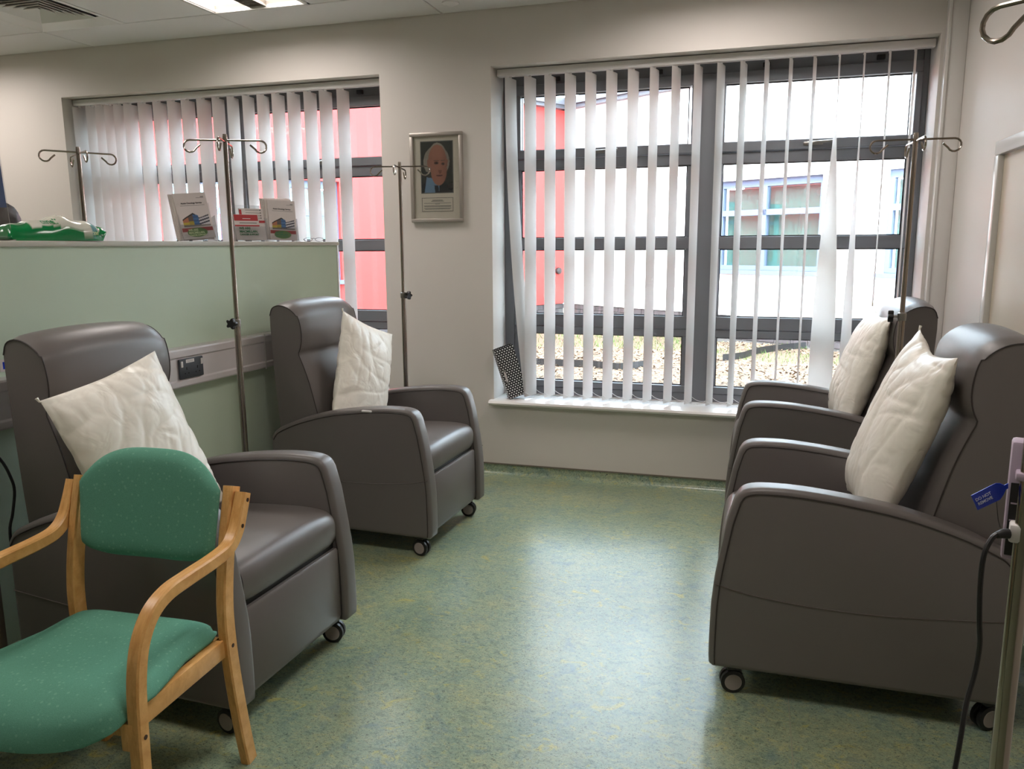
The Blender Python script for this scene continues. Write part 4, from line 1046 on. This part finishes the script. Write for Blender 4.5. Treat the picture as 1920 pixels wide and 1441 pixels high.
# middle holder with red folders
h, F_, T_, rn = holder_stack(-1.10, R(58), R(-12), 5, 'clear acrylic leaflet holder with red folders, middle of the ledge', '', '', seed=2)
def red_folder(F_, T_):
    M = F_ @ T_ @ Matrix.Translation((-0.012, 0.003, 0.010)); b = tag(empty('leaflet', M.translation), 'white and red booklet with green lettering in the middle ledge holder', 'leaflet', GL); b.rotation_euler = M.to_euler()
    W, H = 0.125, 0.125
    obox('pages', M_paper, b, -W/2, W/2, 0.0, 0.006, 0, H)
    obox('red_band', M_red_print, b, -W/2, W/2-0.004, -0.0008, 0, 0.094, H-0.001); obox('red_stripe', M_red_print, b, -W/2, W/2, -0.0008, 0, 0.066, 0.073)
    obox('print_line', M_grey_ink, b, -0.038, 0.05, -0.0010, -0.0002, 0.081, 0.085); obox('print_line', M_paper, b, -0.02, 0.02, -0.0012, -0.0008, 0.103, 0.106)
    green_words(b, 0.056, 0.0160, M_green_print, False)
    return b
red_folder(F_, T_)
M2 = F_ @ T_ @ Matrix.Translation((0.022, 0.012, 0.010)); b2 = tag(empty('leaflet', M2.translation), 'taller pale leaflet with a red spine behind the red booklet', 'leaflet', GL); b2.rotation_euler = M2.to_euler()
obox('pages', M_paper, b2, -0.062, 0.062, 0.0, 0.008, 0, 0.158); obox('red_edge', M_red_print, b2, -0.062, -0.050, -0.0008, 0.0, 0.10, 0.152); obox('red_block', M_red_print, b2, 0.030, 0.062, -0.0008, 0, 0.086, 0.098)
for z in (0.150, 0.136, 0.122, 0.110): obox('print_line', M_grey_ink, b2, -0.030, 0.042, -0.0008, 0, z-0.001, z+0.001); obox('tick_box', M_ink, b2, 0.044, 0.049, -0.0008, 0, z-0.002, z+0.003)
# right holder
h, F_, T_, rn = holder_stack(-0.83, R(56), R(-8), 5, 'clear acrylic leaflet holder at the window end of the ledge', '', '', seed=3)
f3 = booklet(F_, T_, 0.0, 0.003, -0.002, 0.006, R(2), 'front white oncology booklet in the ledge holder nearest the window', GL); green_words(f3, 0.040, 0.0115, M_green_print, True)
for k in range(5): booklet(F_, T_, -0.004-0.003*k, 0.0098+0.0066*k, 0.004+0.0025*k, 0.006, R(-1.0), 'white booklet stacked behind the front one in the window-end holder', GL, False)
# spectacles lying on the ledge end
gl = tag(empty('spectacles', (ledge_x(-0.55)+0.0, -0.55, ZL), R(30)), 'thin wire spectacles lying on the ledge near its window end', 'spectacles')
for s in (-1, 1):
    otube('rim', M_dark, gl, [(s*0.030+0.022*math.cos(a), 0, 0.012+0.010*math.sin(a)) for a in [2*math.pi*k/20 for k in range(20)]], 0.0012, 6, True)
    otube('temple', M_dark, gl, [(s*0.052, 0, 0.016), (s*0.056, 0.03, 0.014), (s*0.05, 0.07, 0.004)], 0.0012, 6)
otube('bridge', M_dark, gl, [(-0.009, 0, 0.016), (0, 0, 0.019), (0.009, 0, 0.016)], 0.0012, 6)

# packet of wipes
wp = tag(empty('wipes_packet', (ledge_x(-2.255), -2.255, ZL), R(84)), 'green and white soft packet of wipes lying on the partition ledge', 'packet')
def wy(a, b):      # height of packet surface
    e = max(0, 1-abs(a)**6)**0.5*max(0, 1-abs(b)**3)**0.55
    lump = 0.078+0.010*math.sin(a*5+1)+0.006*math.sin(a*11)+0.004*noise.noise(Vector((a*6, b*4, 2)))
    return 0.004+lump*e*(0.92+0.1*a)
bm = bmesh.new(); nu, nv = 60, 28; LW, LD = 0.190, 0.062; tp, bt = [], []
for i in range(nu+1):
    a = -1+2*i/nu; r0, r1 = [], []
    for j in range(nv+1):
        b = -1+2*j/nv; x = a*LW+0.0; y = b*LD*(1-0.12*abs(a)**4)
        kick = 0.030*max(0, abs(a)-0.90)/0.10 if a > 0 else 0.012*max(0, abs(a)-0.92)/0.08
        r0.append(bm.verts.new((x, y, wy(a, b)+kick))); r1.append(bm.verts.new((x, y, 0.0005+kick)))
    tp.append(r0); bt.append(r1)
for i in range(nu):
    for j in range(nv):
        bm.faces.new((tp[i][j], tp[i+1][j], tp[i+1][j+1], tp[i][j+1])); bm.faces.new((bt[i][j], bt[i][j+1], bt[i+1][j+1], bt[i+1][j]))
for i in range(nu):
    bm.faces.new((tp[i][0], bt[i][0], bt[i+1][0], tp[i+1][0])); bm.faces.new((tp[i][nv], tp[i+1][nv], bt[i+1][nv], bt[i][nv]))
for j in range(nv):
    bm.faces.new((tp[0][j], tp[0][j+1], bt[0][j+1], bt[0][j])); bm.faces.new((tp[nu][j], bt[nu][j], bt[nu][j+1], tp[nu][j+1]))
pk = finish('film', bm, M_vcol_gloss, wp, angle=80)
ca = pk.data.color_attributes.new('Col', 'FLOAT_COLOR', 'POINT')
for v_ in pk.data.vertices:
    a = v_.co.x/LW; z = v_.co.z; wave = 0.042+0.012*math.sin(a*4.2+2.2)
    col = (0, 122, 62)
    if z > wave and -0.55 < a < 0.88: col = (206, 204, 190)
    if z > wave and 0.70 < a < 0.80: col = (110, 156, 160)
    ca.data[v_.index].color = C(*col)
def wrap_text(st, size, a0, zc, m, bold):
    """lettering laid onto the near flank of the packet"""
    me = text_mesh(st, size, 'CENTER', 0.0, bold); me.materials.clear(); me.materials.append(m)
    def flank(a, z):       # find b in [-1, 0] with surface height z
        lo, hi = -0.999, -0.05
        for _ in range(24):
            md = (lo+hi)/2
            if wy(a, md) < z: lo = md
            else: hi = md
        return lo
    for v_ in me.vertices:
        x = a0*LW+v_.co.x; a = x/LW; z = min(zc+v_.co.y, wy(a, -0.05)-0.001); b = flank(a, z)
        v_.co = Vector((x, b*LD*(1-0.12*abs(a)**4)-0.0012, z+0.0006))
    o = bpy.data.objects.new('lettering', me); COL.objects.link(o); o.parent = wp
wrap_text('clinell', 0.026, -0.16, 0.066, M_green_print, 0.0006)
wrap_text('200', 0.016, 0.74, 0.026, M_cream_print, 0.0003)

# clear poster stand at the left end of the ledge
ps = tag(empty('poster_stand', (ledge_x(-2.535), -2.535, ZL), R(70)), 'clear acrylic stand with a blue poster at the left edge of the ledge', 'poster stand')
obox('sheet', M_acrylic, ps, -0.105, 0.105, -0.002, 0.002, 0.004, 0.300, M=Matrix.Rotation(R(-5), 4, 'X')); obox('foot', M_acrylic, ps, -0.105, 0.105, -0.03, 0.05, 0.0, 0.004)
obox('poster', mat('blue_poster', C(60, 96, 150), 0.5, var=0.3, vscale=14), ps, -0.103, 0.1035, 0.0022, 0.003, 0.110, 0.298, M=Matrix.Rotation(R(-5), 4, 'X'))

# ------------------------------------------------------------------ black and white dotted magazine file on the sill
def dots():
    m = mat('white_dots_on_black', C(20, 20, 22), 0.5); nt = m.node_tree; b = nt.nodes['Principled BSDF']
    tc = nt.nodes.new('ShaderNodeTexCoord'); sp = nt.nodes.new('ShaderNodeSeparateXYZ'); nt.links.new(tc.outputs['Object'], sp.inputs[0])
    def mth(op, a, b_=None, c_=None):
        n = nt.nodes.new('ShaderNodeMath'); n.operation = op
        for i, v_ in enumerate((a, b_, c_)):
            if v_ is None: continue
            if hasattr(v_, 'links'): nt.links.new(v_, n.inputs[i])
            else: n.inputs[i].default_value = v_
        return n.outputs[0]
    zs = mth('MULTIPLY', sp.outputs[2], 70.0); row = mth('FLOOR', zs); fz = mth('SUBTRACT', mth('FRACT', zs), 0.5)
    xs_ = mth('MULTIPLY', mth('ADD', sp.outputs[0], sp.outputs[1]), 60.0); xs2 = mth('MULTIPLY_ADD', row, 0.5, xs_); fx = mth('SUBTRACT', mth('FRACT', xs2), 0.5)
    d = mth('SQRT', mth('ADD', mth('MULTIPLY', fx, fx), mth('MULTIPLY', fz, fz)))
    nt.links.new(ramp(nt, d, [(0.27, C(236, 234, 232)), (0.31, C(20, 20, 22))]), b.inputs['Base Color']); return m
M_dots = dots()
mf = tag(empty('magazine_file', (0.100, 0.008, 0.4715)), 'black magazine file with white dots leaning on the window reveal', 'magazine file')
th = R(17.5)
mf.rotation_euler = (Matrix.Rotation(R(34), 4, 'Z') @ Matrix.Rotation(-th, 4, 'Y')).to_euler()
def mb(nm, m, *a): return obox(nm, m, mf, *a)
mb('front_side', M_dots, 0.0, 0.120, 0.0, 0.003, 0.0, 0.318); mb('rear_side', M_dots, 0.0, 0.120, 0.045, 0.048, 0.0, 0.318)
mb('spine', M_dots, 0.0, 0.003, 0.003, 0.045, 0.0, 0.318); mb('end', M_dots, 0.117, 0.120, 0.003, 0.045, 0.0, 0.22); mb('bottom', M_dots, 0.003, 0.117, 0.003, 0.045, 0.0, 0.003)
mb('papers', M_pages, 0.012, 0.11, 0.010, 0.035, 0.003, 0.300)
lh = mb('label_holder', M_steel2, 0.012, 0.026, -0.002, 0.0, 0.10, 0.185)
mb('label_card', M_paper, 0.0145, 0.0235, -0.0026, -0.002, 0.112, 0.172)

# ------------------------------------------------------------------ overbed table at the left edge and the hanging cable
ot = tag(empty('overbed_table', (-0.628, -3.32, 0)), 'white overbed table just entering the picture at the left edge', 'table')
bm = bmesh.new(); pts = []
for k in range(32):
    a = 2*math.pi*k/32; cx, cy = math.cos(a), math.sin(a)
    pts.append((math.copysign(abs(cx)**0.35, cx)*0.175, math.copysign(abs(cy)**0.35, cy)*0.40))
prism(bm, pts, 0.684, 0.716, bev=0.008, plane='xy'); finish('table_top', bm, M_white, ot)
obox('column', M_steel2, ot, 0.125, 0.165, 0.300, 0.340, 0.10, 0.684, 0.006); obox('base_rail', M_white, ot, 0.10, 0.175, 0.28, 0.36, 0.05, 0.10, 0.01)
obox('base_bar', M_white, ot, 0.12, 0.17, -0.36, 0.36, 0.055, 0.085, 0.008)
for y in (-0.33, 0.335):
    bm = bmesh.new(); lathe(bm, [(0.004, -0.01), (0.020, -0.01), (0.025, -0.005), (0.025, 0.005), (0.020, 0.01), (0.004, 0.01)], 18, Matrix.Translation((0.145, y, 0.025)) @ Matrix.Rotation(R(90), 4, 'X')); finish('caster', bm, M_dark, ot)
lc = tag(empty('hanging_cable', (-0.77, -2.80, 0.85)), 'black cable hanging down the green partition behind the left recliner', 'cable')
otube('cord', M_dark, lc, [Vector(p)-Vector((-0.77, -2.80, 0.85)) for p in catmull([(-0.795, -2.80, 0.86), (-0.76, -2.755, 0.82), (-0.75, -2.700, 0.745), (-0.75, -2.672, 0.68), (-0.75, -2.664, 0.63), (-0.75, -2.680, 0.56), (-0.75, -2.697, 0.50), (-0.75, -2.69, 0.35), (-0.74, -2.64, 0.16), (-0.72, -2.60, 0.02), (-0.60, -2.55, 0.008)], 5)], 0.0045, 8)
bm = bmesh.new(); box(bm, -0.012, 0.018, -0.022, 0.022, -0.005, 0.045, bev=0.005); finish('plug', bm, M_dark, lc)
lc.location.x += 0.0

# ------------------------------------------------------------------ person standing behind the partition
def skin_mesh(name, verts, edges, radii, m, parent, sub=2):
    me = bpy.data.meshes.new(name); me.from_pydata(verts, edges, []); ob = bpy.data.objects.new(name, me); COL.objects.link(ob)
    ob.modifiers.new('skin', 'SKIN'); sv = me.skin_vertices[0].data
    for i, r in enumerate(radii): sv[i].radius = r if isinstance(r, tuple) else (r, r)
    sv[0].use_root = True
    sb = ob.modifiers.new('sub', 'SUBSURF'); sb.levels = sub; sb.render_levels = sub
    dg = bpy.context.evaluated_depsgraph_get(); me2 = bpy.data.meshes.new_from_object(ob.evaluated_get(dg))
    bpy.data.objects.remove(ob); me2.name = name; me2.materials.clear(); me2.materials.append(m); me2.shade_smooth()
    o = bpy.data.objects.new(name, me2); COL.objects.link(o); o.parent = parent; return o
pr = tag(empty('person', (-2.105, -1.42, 0.0), R(180)), 'dark haired person in black at the left edge behind the partition', 'person')
M_skin = mat('skin', C(176, 118, 92), 0.5); M_hair = mat('dark_hair', C(34, 24, 20), 0.6, bump=0.6, bscale=90); M_blk = mat('black_clothing', C(28, 27, 30), 0.8)
# local x forward, y left, z up; 1.62 m tall
V = [(0, 0, 0.90), (0.005, 0, 1.04), (0.0, 0, 1.18), (-0.015, 0, 1.30), (-0.012, 0, 1.37), (0.004, 0, 1.425), (0.022, 0, 1.475), (0.024, 0, 1.525), (0.016, 0, 1.570)]
Rr = [(0.115, 0.145), (0.098, 0.125), (0.105, 0.140), (0.085, 0.120), 0.054, 0.056, (0.080, 0.064), (0.088, 0.072), (0.072, 0.060)]
E_ = [(i, i+1) for i in range(8)]; GR = ['T', 'T', 'T', 'S', 'S', 'S', 'S', 'S']
def add(p, r, frm, g): V.append(p); Rr.append(r); E_.append((frm, len(V)-1)); GR.append(g); return len(V)-1
for s in (-1, 1):
    a = add((-0.01, s*0.160, 1.295), 0.056, 3, 'T'); a = add((0.01, s*0.200, 1.14), 0.044, a, 'T'); a = add((0.09, s*0.205, 0.98), 0.037, a, 'S'); a = add((0.21, s*0.17, 0.96), 0.029, a, 'S'); h_ = add((0.285, s*0.155, 0.952), (0.034, 0.018), a, 'S')
    for dy, L_ in ((-0.030, 0.070), (-0.010, 0.088), (0.010, 0.083), (0.028, 0.064)):
        b1 = add((0.335, s*0.155+dy*s, 0.945), 0.0092, h_, 'S'); add((0.335+L_*0.6, s*0.155+dy*s*1.1, 0.922), 0.0082, b1, 'S')
    t1 = add((0.262, s*0.115, 0.945), 0.010, h_, 'S'); add((0.300, s*0.092, 0.932), 0.009, t1, 'S')
    l = add((0.0, s*0.085, 0.83), 0.088, 0, 'L'); l = add((0.02, s*0.10, 0.48), 0.058, l, 'L'); l = add((-0.01, s*0.10, 0.09), 0.042, l, 'L'); add((0.11, s*0.115, 0.035), (0.036, 0.033), l, 'F')
body = skin_mesh('body', V, E_, Rr, M_skin, pr, 3)
def g2(v_, c, r): return math.exp(-sum(((v_[k]-c[k])/r[k])**2 for k in range(3)))
for v_ in body.data.vertices:          # features of the face on the continuous surface
    c_ = v_.co.copy(); dx = 0.0
    if c_.x > 0.05 and 1.40 < c_.z < 1.62:
        dx += 0.030*g2(c_, (0.10, 0, 1.498), (0.06, 0.013, 0.016))+0.012*g2(c_, (0.10, 0, 1.518), (0.06, 0.010, 0.020))
        dx += 0.012*g2(c_, (0.09, 0, 1.425), (0.06, 0.030, 0.018))+0.006*g2(c_, (0.10, 0, 1.455), (0.06, 0.026, 0.007))
        for s in (-1, 1): dx += -0.010*g2(c_, (0.10, s*0.031, 1.522), (0.06, 0.015, 0.010))+0.005*g2(c_, (0.10, s*0.03, 1.545), (0.06, 0.024, 0.008))
        v_.co.x += dx
smp = []
for (a, b), g in zip(E_, GR):
    for k in range(9): smp.append((Vector(V[a]).lerp(Vector(V[b]), k/8), g))
lab = [min(smp, key=lambda q: (q[0]-v_.co).length_squared)[1] for v_ in body.data.vertices]
for i, v_ in enumerate(body.data.vertices):
    if lab[i] == 'S' and v_.co.z > 1.26 and v_.co.z < 1.345 and abs(v_.co.y) > 0.0: lab[i] = 'T'
def garment(name, groups, offs, m, extra=lambda c_: False):
    bm = bmesh.new(); bm.from_mesh(body.data); bm.verts.ensure_lookup_table(); bm.normal_update()
    keep = {v_ for v_ in bm.verts if lab[v_.index] in groups or extra(v_.co)}
    nrm_ = {v_: v_.normal.copy() for v_ in keep}
    for v_ in list(bm.verts):
        if v_ not in keep: bm.verts.remove(v_)
    for v_, n in nrm_.items(): v_.co += n*offs
    bmesh.ops.solidify(bm, geom=bm.faces[:], thickness=0.003)
    return finish(name, bm, m, pr, angle=80)
garment('tunic', 'T', 0.010, M_blk, lambda c_: (0.78 < c_.z < 0.95 and c_.x < 0.16 and abs(c_.y) < 0.165) or (0.9 < c_.z < 1.3 and c_.x < 0.135 and abs(c_.y) < 0.160))
garment('trousers', 'L', 0.006, M_blk)
garment('shoes', 'F', 0.006, M_dark)
for s in (-1, 1):
    bm = bmesh.new(); bmesh.ops.create_uvsphere(bm, u_segments=14, v_segments=10, radius=0.010, matrix=Matrix.Translation((0.0865, s*0.031, 1.522))); e_ = finish('eye', bm, M_paper, pr)
    bm = bmesh.new(); bmesh.ops.create_uvsphere(bm, u_segments=10, v_segments=8, radius=0.0052, matrix=Matrix.Translation((0.0935, s*0.0312, 1.521))); finish('iris', bm, M_dark, e_)
    bm = bmesh.new(); bmesh.ops.create_uvsphere(bm, u_segments=14, v_segments=10, radius=0.03, matrix=Matrix.Translation((0.012, s*0.074, 1.510)) @ Matrix.Diagonal((0.5, 0.25, 1, 1))); finish('ear', bm, M_skin, pr)
bm = bmesh.new(); bmesh.ops.create_icosphere(bm, subdivisions=4, radius=1.0)
for v_ in list(bm.verts):
    if (v_.co.x > 0.42 and v_.co.z < 0.42+0.2*(v_.co.x-0.42)) or v_.co.z < -0.62 or (v_.co.x > -0.05 and v_.co.z < -0.05): bm.verts.remove(v_)
for v_ in bm.verts:
    n = 1+0.06*noise.noise(v_.co*4); v_.co = Vector((0.012+v_.co.x*0.103*n, v_.co.y*0.087*n, 1.532+v_.co.z*0.098*n))
bmesh.ops.solidify(bm, geom=bm.faces[:], thickness=0.012); finish('hair', bm, M_hair, pr, angle=80)
bm = bmesh.new(); bmesh.ops.create_uvsphere(bm, u_segments=16, v_segments=8, radius=1.0, matrix=Matrix.Translation((0.0905, 0, 1.456)) @ Matrix.Diagonal((0.010, 0.022, 0.006, 1))); finish('lips', bm, mat('lips', C(140, 78, 70), 0.5), pr)
